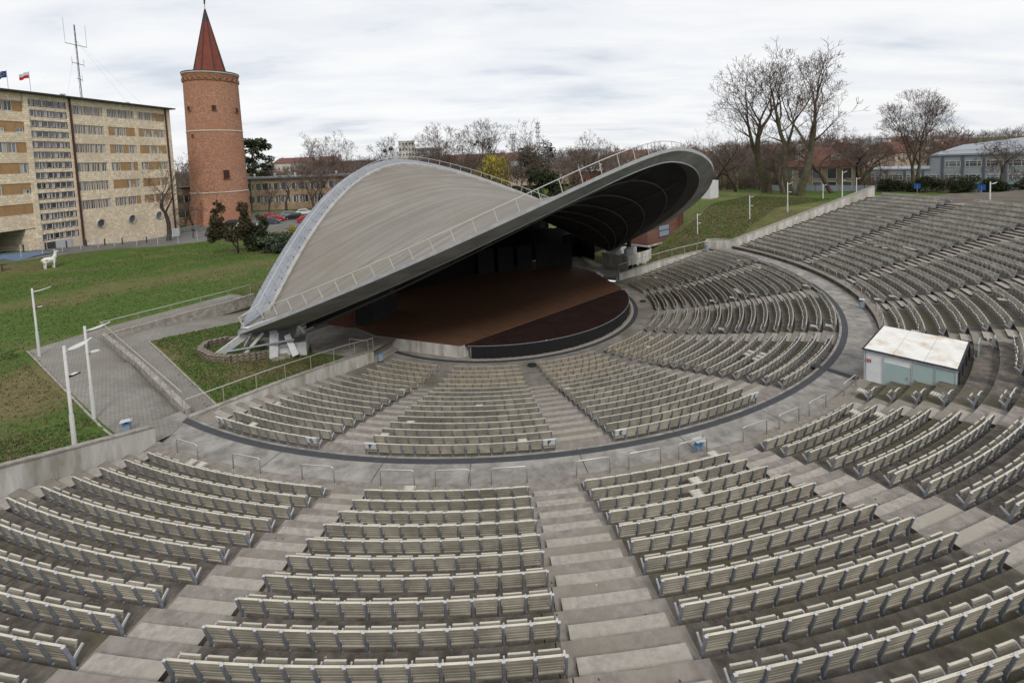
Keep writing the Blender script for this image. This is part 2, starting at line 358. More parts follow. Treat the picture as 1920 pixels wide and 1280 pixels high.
# ------------------------------------------------------------------ bench rows
SW = .53
def frame_mesh():
    mb = MB(); m = 0
    pts = [(-.11, 0), (-.115, .12), (-.09, .24), (.012, .585)]
    for (y0, z0), (y1, z1) in zip(pts, pts[1:]): mb.bar((0, y0, z0), (0, y1, z1+.004), .055, .038, (1, 0, 0))
    mb.bar((0, -.09, .20), (0, -.30, .345), .045, .03, (1, 0, 0), 1)
    mb.bar((0, -.11, .12), (0, -.25, .30), .03, .02, (1, 0, 0))
    mb.box((0, -.11, .006), (.08, .12, .012)); mb.box((0, .012, .588), (.062, .05, .014), mi=1)
    return mb.mesh('frame', [M_steel, M_steelL])
def back_meshes():
    sup = MB(); slats = []
    Z = Vector((0, .284, .959)).normalized(); Y = Vector((1, 0, 0)).cross(Z)*-1
    base = Vector((0, -.118, .24))
    for sx_ in (-.19, .19): sup.box(base+Vector((sx_, 0, 0))+Z*.14+Y*.0, (.022, .010, .44), (1, 0, 0), Y, Z)
    for z_, h_, w_ in ((.545, .074, .05), (.464, .074, .05), (.384, .062, .05), (.306, .044, .10), (.232, .044, .10), (.158, .046, .10)):
        c = Vector((0, (-.09+(z_-.24)*.296 if z_ > .24 else -.098)-.03, z_))
        mb = MB(); mb.box((0, 0, 0), (SW-w_, .032, h_), (1, 0, 0), Y, Z); slats.append((c, mb))
    tm = MB(); tm.box((0, 0, 0), (SW-.012, .036, .014), (1, 0, 0), Y, Z); slats.append((base+Z*.352, tm))
    return sup, slats
def seat_meshes(up=True):
    sup = MB(); slats = []
    if up: Z = Vector((0, -.17, .985)).normalized(); base = Vector((0, -.19, .085)); L = .35
    else: Z = Vector((0, -1, .06)).normalized(); base = Vector((0, -.18, .30)); L = .41
    Y = Vector((1, 0, 0)).cross(Z)
    for sx_ in (-.19, .19): sup.box(base+Vector((sx_*.85, 0, 0))+Z*(L/2)+Y*(.02 if up else -.02), (.025, .02, L), (1, 0, 0), Y, Z, mi=1)
    for i in range(5):
        mb = MB(); mb.box((0, 0, 0), (SW-.14, .032, .046 if up else .06), (1, 0, 0), Y, Z); slats.append((base+Z*(.03+i*(.070 if up else .084))-Y*.004, mb))
    tm = MB(); tm.box((0, 0, 0), (SW-.14, .034, .012), (1, 0, 0), Y, Z); slats.append((base+Z*(L+.002)-Y*.004, tm))
    return sup, slats
FRAME = frame_mesh()
bs, bsl = back_meshes(); ss, ssl = seat_meshes(True); ds, dsl = seat_meshes(False)
def joined(sup, sl):
    mb = MB(); mb.add(sup.v, sup.f, 2)
    for i, (c, q) in enumerate(sl): mb.add([Vector(v)+c for v in q.v], q.f, 1 if i == len(sl)-1 else 0)
    return mb
BACK_J = joined(bs, bsl).mesh('backrest', [M_wood, M_woodt, M_steel]); SEAT_J = joined(ss, ssl).mesh('seat', [M_wood, M_woodt, M_steel]); DOWN_J = joined(ds, dsl).mesh('seat', [M_woodt, M_woodt, M_steel])
BACK_T = BACK_J.copy(); SEAT_T = SEAT_J.copy(); BACK_T.materials[0] = M_wood2; SEAT_T.materials[0] = M_wood2
BACK_S = bs.mesh('backrest', M_steel); SEAT_S = ss.mesh('seat', [M_steel, M_steel]); DOWN_S = ds.mesh('seat', [M_steel, M_steel])
def slat_set(sl, mlist): return [(c, q.mesh('slat', mlist[1] if i == len(sl)-1 else mlist[0])) for i, (c, q) in enumerate(sl)]
BACK_SL = slat_set(bsl, (M_wood, M_woodt)); SEAT_SL = slat_set(ssl, (M_wood, M_woodt)); DOWN_SL = slat_set(dsl, (M_woodt, M_woodt))
BACK_SL[-1][1].name = 'top_slat'
def letter_mb(ch, h=.26, th=.05, y=-.02):
    mb = MB(); W_ = h*.62; u = th
    segs = {'F': [('v', -W_/2, 0), ('h', h/2-u/2, 1), ('h', .01, .8)], 'E': [('v', -W_/2, 0), ('h', h/2-u/2, 1), ('h', 0, .8), ('h', -h/2+u/2, 1)]}
    if ch in segs:
        for k_, a, b in segs[ch]:
            if k_ == 'v': mb.box((-W_/2+u/2, y, 0), (u, .006, h))
            else: mb.box((-W_/2+W_*b/2, y, a), (W_*b, .0062, u))
    else:
        n = 14; pts = [(cos(rad(45+270*i/n))*(W_/2-u/2+.012), sin(rad(45+270*i/n))*(h/2-u/2)) for i in range(n+1)]
        for (x0, z0), (x1, z1) in zip(pts, pts[1:]): mb.bar((x0, y, z0), (x1, y, z1), u, .006, (0, 1, 0))
        mb.box((W_*.28, y, -.012), (W_*.42, .006, u)); mb.box((W_/2-u*.55, y, -h*.2), (u, .0062, h*.36))
    return mb
M_sign = mat('sign_plate', (.62, .64, .66), .5); M_ink = mat('sign_ink', (.05, .055, .065), .6)
low_names = ['lower block G by the left ramp wall', 'lower block F in the middle', 'lower block E right of F', 'the lower block facing the white booth', 'the lower block before the right stage corner', 'the lower block second from the right wall', 'the lower block beside the right wall']
up_names = ['the upper block at the left concrete wall', 'the upper block at bottom centre', 'the upper block right of bottom centre', 'the upper block just before the white booth', 'the upper block behind the white booth', 'the upper block just beyond the booth', 'the second upper block beyond the booth', 'the third upper block beyond the booth', 'the upper block at the right wall']
ORD = ['first', 'second', 'third', 'fourth', 'fifth', 'sixth', 'seventh', 'eighth', 'ninth', 'tenth', 'eleventh', 'twelfth', 'thirteenth', 'fourteenth', 'fifteenth', 'sixteenth', 'seventeenth', 'eighteenth', 'nineteenth']
DOWN = {('L', 3, 13): [5, 6, 7], ('L', 3, 12): [6, 7], ('L', 4, 16): [0], ('L', 4, 15): [0], ('L', 4, 8): [0], ('L', 5, 16): [0], ('L', 5, 10): [2, 3, 4], ('L', 5, 11): [0], ('L', 1, 15): [0], ('L', 0, 13): [0], ('L', 0, 16): [3],
        ('U', 0, 1): [3, 4], ('U', 3, 2): [9], ('U', 3, 3): [9], ('U', 2, 1): [9], ('U', 4, 1): [0], ('U', 4, 4): [0], ('U', 6, 2): [0], ('U', 6, 1): [0], ('U', 5, 2): [0], ('U', 7, 8): [2, 3, 4]}
SIGNS = {('L', 0, 16): ('G', [0, -1]), ('L', 1, 16): ('F', [0, -1]), ('L', 2, 16): ('E', [0, -1])}
nseat = 0
def bench(tier, si, k, ra, rb, label, skip=()):
    global nseat
    R = lowR(k) if tier == 'L' else upR(k); z = lowZ(k) if tier == 'L' else upZ(k)
    n = max(1, round(rad(rb-ra)*R/SW)); 
    if rad(rb-ra)*R < .4: return
    vis = [i for i in range(n) if in_view(pol(R, ra+(rb-ra)*(i+.5)/n, z+.3))]
    if not vis: return
    i0, i1 = vis[0], vis[-1]; mid = ra+(rb-ra)*((i0+i1+1)/2)/n
    root = thing('bench_row', label, 'bench row', pol(R, mid, z), rad(mid)+AX, 'curved rows of folding seats with beige slats')
    px = CF*SW/max(1, pix(pol(R, mid, z))[2])
    def loc(rel, off=(0, 0, 0)):
        a = rad(rel-mid); return Matrix.Translation((R*sin(a), R*(1-cos(a)), 0)) @ Matrix.Rotation(a, 4, 'Z')
    # local frame: x along the row, y outward is -Y of the turned frame, so meshes (y<0 toward the stage) are turned by 180
    T = Matrix.Rotation(PI, 4, 'Z')
    dn = [j % n for j in DOWN.get((tier, si, k), [])]
    sg = SIGNS.get((tier, si, k)); sgi = [j % n for j in sg[1]] if sg else []
    near = px > 37 and tier == 'U'
    for i in range(i0, i1+2):
        link('frame', FRAME, root, mw=loc(ra+(rb-ra)*i/n) @ T)
    for i in range(i0, i1+1):
        nseat += 1; Mx = loc(ra+(rb-ra)*(i+.5)/n) @ T; down = i in dn or rnd.random() < .006
        jit = Matrix.Translation((0, 0, .10)) @ Matrix.Rotation(rad(rnd.uniform(-4, 5)), 4, 'X') @ Matrix.Translation((0, 0, -.10)) if not down else Matrix.Identity(4)
        if near:
            b = link('backrest', BACK_S, root, mw=Mx)
            for c, me in BACK_SL: link(me.name.split('.')[0], me, b, loc=c)
            s_ = link('seat', DOWN_S if down else SEAT_S, root, mw=Mx @ jit)
            for c, me in (DOWN_SL if down else SEAT_SL): link('slat', me, s_, loc=c)
        else:
            tn_ = tier == 'L' and k <= 5; link('backrest', BACK_T if tn_ else BACK_J, root, mw=Mx); link('seat', DOWN_J if down else (SEAT_T if tn_ else SEAT_J), root, mw=Mx @ jit)
        if i in sgi:
            mb = MB(); mb.box((0, 0, 0), (SW-.03, .02, .3)); sp_ = mb.obj('letter_plate', M_sign, root, mw=Mx @ Matrix.Translation((0, .0, .45)) @ Matrix.Rotation(rad(-16.5), 4, 'X') @ Matrix.Rotation(PI, 4, 'Z'))
            letter_mb(sg[0], h=.22, y=-.014).obj('letter', M_ink, sp_)
for si, (a, b) in enumerate(LSEC):
    for k_ in range(1, 17):
        e_ = {0: .5, 6: .5}.get(si, 0); aa, bb = a, b
        if k_ <= 4: aa -= .0 if si else 1.5; 
        bench('L', si, k_, aa, bb, '%s seat row from the stage in %s' % (ORD[k_-1], low_names[si]))
for si, (a, b) in enumerate(USEC):
    for k_ in range(1, NUP+1):
        R = upR(k_); lim = wall_rel_up(R)-math.degrees(1.25/R)
        aa = -lim if a is None else a; bb = lim if b is None else b
        if si == 3 and k_ > 14: continue
        lab = '%s seat row above the walkway in %s' % (ORD[k_-1], up_names[si])
        if si == 4:
            R = upR(k_); m1 = math.degrees(SW/R)
            if k_ <= 4:
                bench('U', si, k_, -7, -7+m1, 'single seat in step %s beside the near wall of the white booth' % ORD[k_-1])
            elif k_ == 5:
                bench('U', si, k_, -7, -7+m1, 'single seat on the near side of the drain grate, behind the booth')
                bench('U', si, k_, 7-m1*1, 7, 'single seat on the far side of the open deck behind the booth')
            elif k_ == 6:
                bench('U', si, k_, -7, -7+2*m1, 'two seats on the near side of the grate, in the step behind')
                bench('U', si, k_, -.2, 7, 'short curved seat row beyond the drain grate behind the booth')
            else: bench('U', si, k_, -7, 7, lab)
            continue
        bench('U', si, k_, aa, bb, lab)
print('seats', nseat)

# ------------------------------------------------------------------ ground
def wallL(L, sgn): return P(10.7+.64*L, sgn*(27.9+.77*L))
def wedge(s, t): return -.35-1.3*min(1, max(0, (t+26.5)/9.5))
def H(x, y):
    s, t = ST(x, y); R = math.hypot(x, y); rel = math.degrees(math.atan2(t, s)); z = 0.
    d = math.hypot(x, y+46)
    if t < 0:
        L = (s-10.7)*.64+(-t-27.9)*.77; n = -((s-10.7)*.77+(t+27.9)*.64)  # n>0 beyond the wall
        n = (10.7-s)*.77+(-t-27.9)*.64
        if L > -1.2: z = (.35*sm(-1.2, .2, L)+.335*max(0, L-.1))*math.exp(-max(0, n)/9)
        if (x+15.7)*12.4+(y+22.8)*14.0 > 0 and 6*(y+10.3)-9.7*(x+29.5) < 0 and s > -17: z = wedge(s, t)*sm(-16.8, -14.5, s)
        if s < -14 and t > -20: z = -1.65*sm(-19, -16, s)*sm(-20, -17.5, t)
    else:
        z = -1.65*sm(-19, -16, s)*(1-sm(18, 24, t)) if s < 0 else 0
        if s > -24:
            e_ = min(3.8, max(-2.5, .25+.338*(R-30.8)))
            f = sm(19.5, 23, t)
            z2 = e_ if rel > 60 else min(5.57, 5.57*sm(40, 44, R))
            if rel > 60 and rel < 66: q = (66-rel)/6; z2 = max(z2, 5.57*q+e_*(1-q)) if R > 46 else z2
            z2 *= 1-sm(78, 104, R)
            g = sm(-24, -10, s)
            z = z*(1-f)+z2*f*g if rel > 60 else z2
            if t < 21.5 and rel > 60: z = -2.55 if s > -2 else -1.65-.9*sm(-6, -2, s)
    if abs(t) < 19 and -15 < s < 8 and R < 20.5: z = -1.68 if t < 11 else -1.68-.87*sm(11, 15, t)*sm(-6, -2, s)
    # ground rises to the office block on the left
    if x < -50 and y > 5:
        u = (x+66.72)*.1815+(y-19.36)*.9834; q = (x+66.72)*.9834-(y-19.36)*.1815
        z += 1.75*(1-sm(2, 11, q))*(1-sm(0, 24, u))
    # far hills on the right
    if d > 350:
        az = math.degrees(math.atan2(x, y+46)); z += 16*sm(350, 900, d)*sm(14, 30, az)+ 9*sm(500, 1500, d)*(1-sm(-10, 5, az))*0
    return z
hole = [P(2.6, -12.5), P(8.3, -26.3)]+[pol(R, -walk_end(R)) for R in (27.74, 28.2, 29, 29.8)]+[wallL(L, -1) for L in (.15, 5, 10, 17.6)]
hole += [pol(47.6, r) for r in range(-60, 61, 4)]+[wallL(L, 1) for L in (17.6, 10, 5, .15)]+[pol(R, walk_end(R)) for R in (29.8, 29, 28.2, 27.74)]+[P(8.3, 26.3), P(2.6, 12.5)]
hole2 = [(p.x, p.y) for p in hole]
def xy(*a): p = P(*a); return (p.x, p.y)
regions = {
 'path': [(-14.0, -22.2), (-14.3, -26.3), (-15.25, -26.3), (-17.2, -24.95), (-32.6, -12.9), (-31.0, -8.8), (-25.7, -.4), (-24.6, 1.6), (-23.3, .7), (-24.3, -2.6), (-29.5, -10.3), (-15.9, -22.6)],
 'ramp': [(-29.35, -10.4), (-24.2, -2.7), (-23.2, .5), (-21.6, -3.6), (-25.6, -11.3), (-14.95, -21.4), xy(3.0, -16.6), xy(5.0, -18.2), xy(8.2, -26.1), (-15.8, -22.55)],
 'yard': [xy(4.3, -16.3), xy(2.6, -12.6), xy(2.6, -5), xy(2.6, 12.6), xy(7.5, 24), xy(1.0, 21), xy(-16, 16), xy(-16, -16), xy(-3, -17.3), xy(.5, -18.1), xy(3.0, -16.5)],
 'road': [(-79, 12), (-62.0, 16.5), (-58.5, 29), (-44, 40), (-38.5, 42), (-30, 52), (-38, 84), (-66, 88), (-61.5, 49), (-66.5, 19.6), (-79, 21)],
 'plaza': [(p.x, p.y) for p in [pol(47.7, 58), pol(47.7, 20), pol(62, 20), pol(120, 30), pol(120, 66), pol(66, 62)]],
}
def inside(p, poly):
    c = False; n = len(poly); x, y = p[0], p[1]
    for i in range(n):
        x0, y0 = poly[i][0], poly[i][1]; x1, y1 = poly[(i+1) % n][0], poly[(i+1) % n][1]
        if (y0 > y) != (y1 > y) and x < (x1-x0)*(y-y0)/(y1-y0)+x0: c = not c
    return c
pts = []; edges = []
def addpoly(poly):
    b = len(pts); n = len(poly); q = []
    for i in range(n):
        a, c = Vector(poly[i][:2]), Vector(poly[(i+1) % n][:2]); k_ = max(1, int((c-a).length/2.5))
        q += [a+(c-a)*j/k_ for j in range(k_)]
    pts.extend(q); edges.extend([(b+i, b+(i+1) % len(q)) for i in range(len(q))])
addpoly(hole2)
for r_ in regions.values(): addpoly(r_)
g = random.Random(3)
def grid(x0, x1, y0, y1, st, ex=None):
    x = x0
    while x <= x1:
        y = y0
        while y <= y1:
            if not (ex and ex[0] < x < ex[1] and ex[2] < y < ex[3]):
                q = (x+g.uniform(-.2, .2)*st, y+g.uniform(-.2, .2)*st)
                if not inside(q, hole2): pts.append(Vector(q))
            y += st
        x += st
E1 = (-34, 46, -34, 30); grid(*E1, 1.3); E2 = (-90, 120, -60, 110); grid(*E2, 4, E1); E3 = (-420, 560, -200, 620); grid(*E3, 25, E2); grid(-4200, 4200, -400, 7000, 260, E3)
vv, ee, ff, *_ = delaunay_2d_cdt(pts, edges, [], 0, 1e-4)
vz = [(v.x, v.y, H(v.x, v.y)) for v in vv]
groups = {k_: [] for k_ in ['lawn']+list(regions)}
for f in ff:
    c = (sum(vv[i].x for i in f)/len(f), sum(vv[i].y for i in f)/len(f))
    if inside(c, hole2): continue
    for k_ in ('ramp', 'path', 'yard', 'road', 'plaza'):
        if inside(c, regions[k_]): groups[k_].append(tuple(f)); break
    else: groups['lawn'].append(tuple(f))
def grass_mat():
    m = bpy.data.materials.new('grass'); m.use_nodes = True; t = m.node_tree; p = t.nodes['Principled BSDF']; p.inputs['Roughness'].default_value = .95; p.inputs['Specular IOR Level'].default_value = .1
    L = t.links.new; pos = t.nodes.new('ShaderNodeNewGeometry').outputs['Position']
    def nz(sc_, det, lo, hi, rot=None, st=None):
        c = pos
        if st: mm = t.nodes.new('ShaderNodeMapping'); mm.inputs['Rotation'].default_value = (0, 0, rot or 0); mm.inputs['Scale'].default_value = st; L(pos, mm.inputs[0]); c = mm.outputs[0]
        n = t.nodes.new('ShaderNodeTexNoise'); n.inputs['Scale'].default_value = sc_; n.inputs['Detail'].default_value = det; n.inputs['Roughness'].default_value = .68; L(c, n.inputs[0])
        r = t.nodes.new('ShaderNodeMapRange'); r.inputs[1].default_value = lo; r.inputs[2].default_value = hi; L(n.outputs[0], r.inputs[0]); return r.outputs[0]
    def mixc(f, a, b):
        x = t.nodes.new('ShaderNodeMix'); x.data_type = 'RGBA'; L(f, x.inputs[0])
        for i, q in ((6, a), (7, b)):
            if isinstance(q, tuple): x.inputs[i].default_value = (*q, 1)
            else: L(q, x.inputs[i])
        return x.outputs[2]
    a = mixc(nz(2.2, 9, .35, .65), (.050, .098, .018), (.098, .152, .036))
    b = mixc(nz(3.0, 9, .3, .7), (.145, .12, .058), (.215, .17, .09))
    col = mixc(nz(.075, 7, .51, .66, rad(35), (1, 1.7, 1)), a, b)
    # worn ground: a trodden band across the big lawn and a bleached patch near the lamps
    def worn(cx, cy, rx, ry, ang_):
        mm = t.nodes.new('ShaderNodeMapping'); mm.vector_type = 'TEXTURE'; mm.inputs['Location'].default_value = (cx, cy, 0); mm.inputs['Rotation'].default_value = (0, 0, ang_); mm.inputs['Scale'].default_value = (rx, ry, 1e6); L(pos, mm.inputs[0])
        ln = t.nodes.new('ShaderNodeVectorMath'); ln.operation = 'LENGTH'; L(mm.outputs[0], ln.inputs[0]); r = t.nodes.new('ShaderNodeMapRange'); r.inputs[1].default_value = 1.1; r.inputs[2].default_value = .25; L(ln.outputs['Value'], r.inputs[0])
        a_ = t.nodes.new('ShaderNodeMath'); a_.operation = 'ADD'; L(r.outputs[0], a_.inputs[0]); L(nz(.8, 8, .30, .70), a_.inputs[1]); r2 = t.nodes.new('ShaderNodeMapRange'); r2.inputs[1].default_value = .72; r2.inputs[2].default_value = 1.3; r2.inputs[4].default_value = .9 if rx < 15 else .55; L(a_.outputs[0], r2.inputs[0]); return r2.outputs[0]
    for w_ in ((-27.0, -19.0, 10.5, 6.0, rad(55)), (-36, 8, 22, 5, rad(42)), (-24.5, -29, 6, 3, rad(20)), (-15.5, -15.5, 4.5, 3.0, rad(35))): col = mixc(worn(*w_), col, b)
    # dry embankment: grass on steep ground is straw coloured
    gn = t.nodes.new('ShaderNodeNewGeometry'); sp_ = t.nodes.new('ShaderNodeSeparateXYZ'); L(gn.outputs['True Normal'], sp_.inputs[0])
    mr = t.nodes.new('ShaderNodeMapRange'); mr.inputs[1].default_value = .992; mr.inputs[2].default_value = .962; L(sp_.outputs[2], mr.inputs[0])
    mu = t.nodes.new('ShaderNodeMath'); mu.operation = 'MULTIPLY'; L(mr.outputs[0], mu.inputs[0]); L(nz(.9, 6, .38, .58), mu.inputs[1])
    col = mixc(mu.outputs[0], col, mixc(nz(5, 8, .35, .65), (.062, .056, .024), (.17, .145, .08)))
    # bare earth specks
    col = mixc(nz(.5, 8, .62, .70), col, (.085, .062, .038))
    L(col, p.inputs['Base Color'])
    n = t.nodes.new('ShaderNodeTexNoise'); n.inputs['Scale'].default_value = 9; n.inputs['Detail'].default_value = 8; L(pos, n.inputs[0])
    b_ = t.nodes.new('ShaderNodeBump'); b_.inputs['Strength'].default_value = .9; b_.inputs['Distance'].default_value = .12; L(n.outputs[0], b_.inputs['Height']); L(b_.outputs[0], p.inputs['Normal'])
    MATS['grass'] = m; return m
M_grass = grass_mat()
M_paver = tile_mat('pavers', (.27, .252, .23), (.225, .21, .19), (.135, .125, .105), .22, .14, 'floor', .014, var=.2, bump=.4, big=(.20, .183, .158))
M_asph = mat('asphalt', (.115, .112, .105), .9, var=(.16, .155, .145), scale=.5, obj=False, var2=(.21, .2, .185), scale2=.09)
gm = {'lawn': ('ground', M_grass), 'path': ('paved_path', M_paver), 'ramp': ('paved_ramp', M_paver), 'yard': ('stage_yard', M_floor), 'road': ('road', M_asph), 'plaza': ('upper_plaza', mat('earth_brown', (.085, .07, .055), .95, var=(.14, .12, .095), scale=.6, obj=False))}
for k_, fs in groups.items():
    used_ = {}; vs_ = []; F_ = []
    for f in fs:
        q = []
        for i in f:
            if i not in used_: used_[i] = len(vs_); vs_.append(vz[i])
            q.append(used_[i])
        F_.append(tuple(q))
    mb = MB(); mb.add(vs_, F_); o = mb.obj(gm[k_][0], gm[k_][1], smooth=True); o['kind'] = 'structure'
# grass tufts on the near lawns
def tufts(name, polys, n, hmin, hmax, cols, seed):
    r = random.Random(seed); vs_ = []; F_ = []; mi = []
    for poly, cnt in polys:
        xs = [p[0] for p in poly]; ys = [p[1] for p in poly]; c = 0; tries = 0
        while c < cnt and tries < cnt*6:
            tries += 1; x, y = r.uniform(min(xs), max(xs)), r.uniform(min(ys), max(ys))
            if not inside((x, y), poly): continue
            c += 1; z = H(x, y); h = r.uniform(hmin, hmax); k_ = r.randrange(len(cols))
            if ((x+27)**2+(y+19)**2 < 50 or (x+38-y*.9+8)**2 < 12) and r.random() < .8: k_ = 3; h *= .6
            for j in range(3):
                a = r.uniform(0, 2*PI); w_ = h*.22; dx_, dy_ = cos(a), sin(a); b = len(vs_); l = h*r.uniform(.3, .9)
                vs_.extend([(x-dy_*w_, y+dx_*w_, z-.01), (x+dy_*w_, y-dx_*w_, z-.01), (x+dx_*l, y+dy_*l, z+h)]); F_.append((b, b+1, b+2)); mi.append(k_)
    mb = MB(); mb.v = vs_; mb.f = F_; mb.m = mi; o = mb.obj(name, cols); o['kind'] = 'stuff'; return o
G1 = mat('blade_green', (.058, .11, .024), .9); G2 = mat('blade_olive', (.085, .085, .03), .9); G3 = mat('blade_straw', (.19, .155, .085), .9)
nearlawn = [(-15.4, -25.6), (-18.6, -31.5), (-30, -31), (-34, -12.5), (-17.3, -25.2)]
wedgep = [(-25.4, -11.3), (-21.4, -3.8), (-17.5, -9.0), xy(.6, -18.3), xy(3.0, -16.7), (-14.9, -21.2)]
bank = [xy(4.8, 17.5), xy(9.8, 28), (33, 13.5), (52, 24), (44, 34), (30, 22), (19, 14)]
farlawn = [(-24.5, 2.2), (-31.5, -8.5), (-34, -14), (-60, 12), (-57, 28), (-44, 38), (-22, 30)]
tufts('bank_grass', [(bank, 20000)], 0, .05, .16, [G3, G2, G3, G1, G2], 8)
tufts('edge_weeds', [([(-17.0, -25.6), (-17.5, -24.9), (-32.8, -12.6), (-33.2, -13.6)], 1500), ([(-25.9, -11.2), (-25.3, -10.9), (-14.8, -20.9), (-15.4, -21.6)], 350)], 0, .04, .11, [G1, G2, G3], 6)
tufts('short_grass', [(nearlawn, 15000), (wedgep, 9000), (farlawn, 22000)], 0, .05, .13, [G1, G2, G1, G3], 5)

# ------------------------------------------------------------------ walls along the bowl
def wall_strip(line, th, mats, name, label, cat='wall', cope=.06, outward=1):
    """line: list of (x, y, zbottom, ztop); straight wall pieces with a coping"""
    root = thing(name, label, cat); body = MB(); cp_ = MB()
    for (a, b) in zip(line, line[1:]):
        pa, pb = Vector((a[0], a[1], 0)), Vector((b[0], b[1], 0)); d = (pb-pa).normalized(); nrm = Vector((d.y, -d.x, 0))*th*outward
        for mb_, lo, hi, o1, o2 in ((body, (a[2], b[2]), (a[3]-cope, b[3]-cope), 0, 1), (cp_, (a[3]-cope, b[3]-cope), (a[3], b[3]), -.12, 1.12)):
            mb_.hexa([pa+nrm*o1+Vector((0, 0, lo[0])), pb+nrm*o1+Vector((0, 0, lo[1])), pb+nrm*o2+Vector((0, 0, lo[1])), pa+nrm*o2+Vector((0, 0, lo[0])),
                      pa+nrm*o1+Vector((0, 0, hi[0])), pb+nrm*o1+Vector((0, 0, hi[1])), pb+nrm*o2+Vector((0, 0, hi[1])), pa+nrm*o2+Vector((0, 0, hi[0]))])
    body.obj('wall_body', mats[0], root); cp_.obj('coping', mats[1], root); return root
def upline(sgn, L1=17.4, st=1.16):
    out = []; L = 0
    while L < L1+.01: p = wallL(L, sgn); out.append((p.x, p.y, -1+.25*L, 1.08+.333*L)); L += L1/6
    return out
wall_strip(upline(-1), .3, (M_wallc, M_cope), 'retaining_wall', 'stained pale concrete wall climbing beside the seats at the lower left', outward=1)
wall_strip(upline(1), .3, (M_wallc, M_cope), 'retaining_wall', 'tall pale concrete wall climbing beside the far right seats under the grass bank', outward=-1)
def lowline(sgn):
    out = []
    for q, zt in ((.17, -1.62), (.25, -1.42), (.33, -1.2), (.5, -.85), (.7, -.48), (.85, -.26), (1.02, -.02)):
        s, t = 2.6+5.7*q, 12.5+13.8*q; p = P(s, sgn*t); out.append((p.x, p.y, -2.7, zt))
    return out
LW = lowline(-1); RW = lowline(1)
wall_strip(LW, .26, (M_wallc, M_cope), 'low_wall', 'low mossy concrete wall between the left seats and the paved ramp', outward=1)
wall_strip(RW, .26, (M_wallc, M_cope), 'low_wall', 'low concrete wall with a handrail between the right seats and the grass', outward=-1)
pw = P(8.3, 26.3); pw2 = P(10.7, 27.9)
wall_strip([(pw.x, pw.y, -1, .75), (pw.x+.8, pw.y+1.0, -1, 1.0), (pw2.x, pw2.y, -1, 1.1)], .3, (M_wallc, M_cope), 'end_wall', 'short stained concrete wall linking the two right side walls by a bin', outward=-1)
# walls of the left ramp
for nm, ln, lab in (('kerb_wall', [(-29.5, -10.3, -1, .06), (-24.3, -2.6, -1, .06), (-23.5, -.6, -1, .03)], 'low weathered wall under the railing along the upper lawn path'),
                    ('kerb_wall', [(-15.7, -22.8, -1, .16), (-22.6, -16.5, -1, .14), (-29.7, -10.4, -1, .12)], 'narrow concrete kerb wall under the long railing of the left ramp')):
    wall_strip(ln, .22, (M_cope, M_cope), nm, lab, outward=1, cope=.03)
ke = MB()
for a, b in (((-25.6, -11.35), (-14.95, -21.4)), ((-14.95, -21.4), xy(3.0, -16.6)), ((-25.6, -11.35), (-21.3, -3.7)), ((-17.35, -25.05), (-32.6, -12.95)), ((-15.25, -26.2), (-17.35, -25.05))):
    n = 10
    for i in range(n):
        p = [a[0]+(b[0]-a[0])*(i+q)/n for q in (0, 1)]; r_ = [a[1]+(b[1]-a[1])*(i+q)/n for q in (0, 1)]
        ke.bar((p[0], r_[0], H(p[0], r_[0])+.0), (p[1], r_[1], H(p[1], r_[1])+.0), .09, .10)
o = ke.obj('kerb_edging', M_cope); o['kind'] = 'structure'

# ------------------------------------------------------------------ railings
def railing(name, label, pts_, posts, h=.75, r=.026, m=None, top_r=.03, mid=False):
    root = thing(name, label, 'railing'); m = m or M_inox
    tp = [Vector(p)+Vector((0, 0, h)) for p in pts_]
    MB().tube(tp, top_r, 8).obj('top_rail', m, root)
    if mid: MB().tube([p-Vector((0, 0, h*.5)) for p in tp], .012, 6).obj('mid_rail', m, root)
    L = [0]
    for a, b in zip(pts_, pts_[1:]): L.append(L[-1]+(Vector(b)-Vector(a)).length)
    for i in range(posts):
        d = L[-1]*i/(posts-1)
        for j in range(len(L)-1):
            if L[j]-1e-6 <= d <= L[j+1]+1e-6:
                q = Vector(pts_[j]).lerp(Vector(pts_[j+1]), (d-L[j])/(L[j+1]-L[j])); break
        MB().tube([(0, 0, -.05), (0, 0, h)], r*.8, 6).obj('post', m, root, loc=q)
    return root
off = Vector((0, 0, 0))
railing('railing', 'long steel railing running down the kerb wall of the left ramp', [(-29.6, -10.5, .12), (-15.75, -22.9, .16)], 11, .95, m=M_inox)
nl = [(a[0], a[1], a[3]) for a in LW]
railing('railing', 'curved steel handrail on the low wall beside the left seats and ramp', [Vector(nl[i]) for i in range(len(nl)-1, -1, -1)], 8, .92)
railing('railing', 'steel railing on the weathered wall beside the upper lawn path', [(-29.6, -10.4, .06), (-24.4, -2.7, .06), (-23.6, -.8, .03)], 6, .92)
nr = [(a[0], a[1], a[3]) for a in RW]
railing('railing', 'steel handrail above the low wall by the right stage corner and grass', [Vector(p) for p in nr], 8, .95, m=M_steelL)
railing('railing', 'small railing guarding the head of the concrete steps left of the stage', [P(3.5, -15.2, -1.6), P(2.0, -15.95, -1.66)], 2, .8)
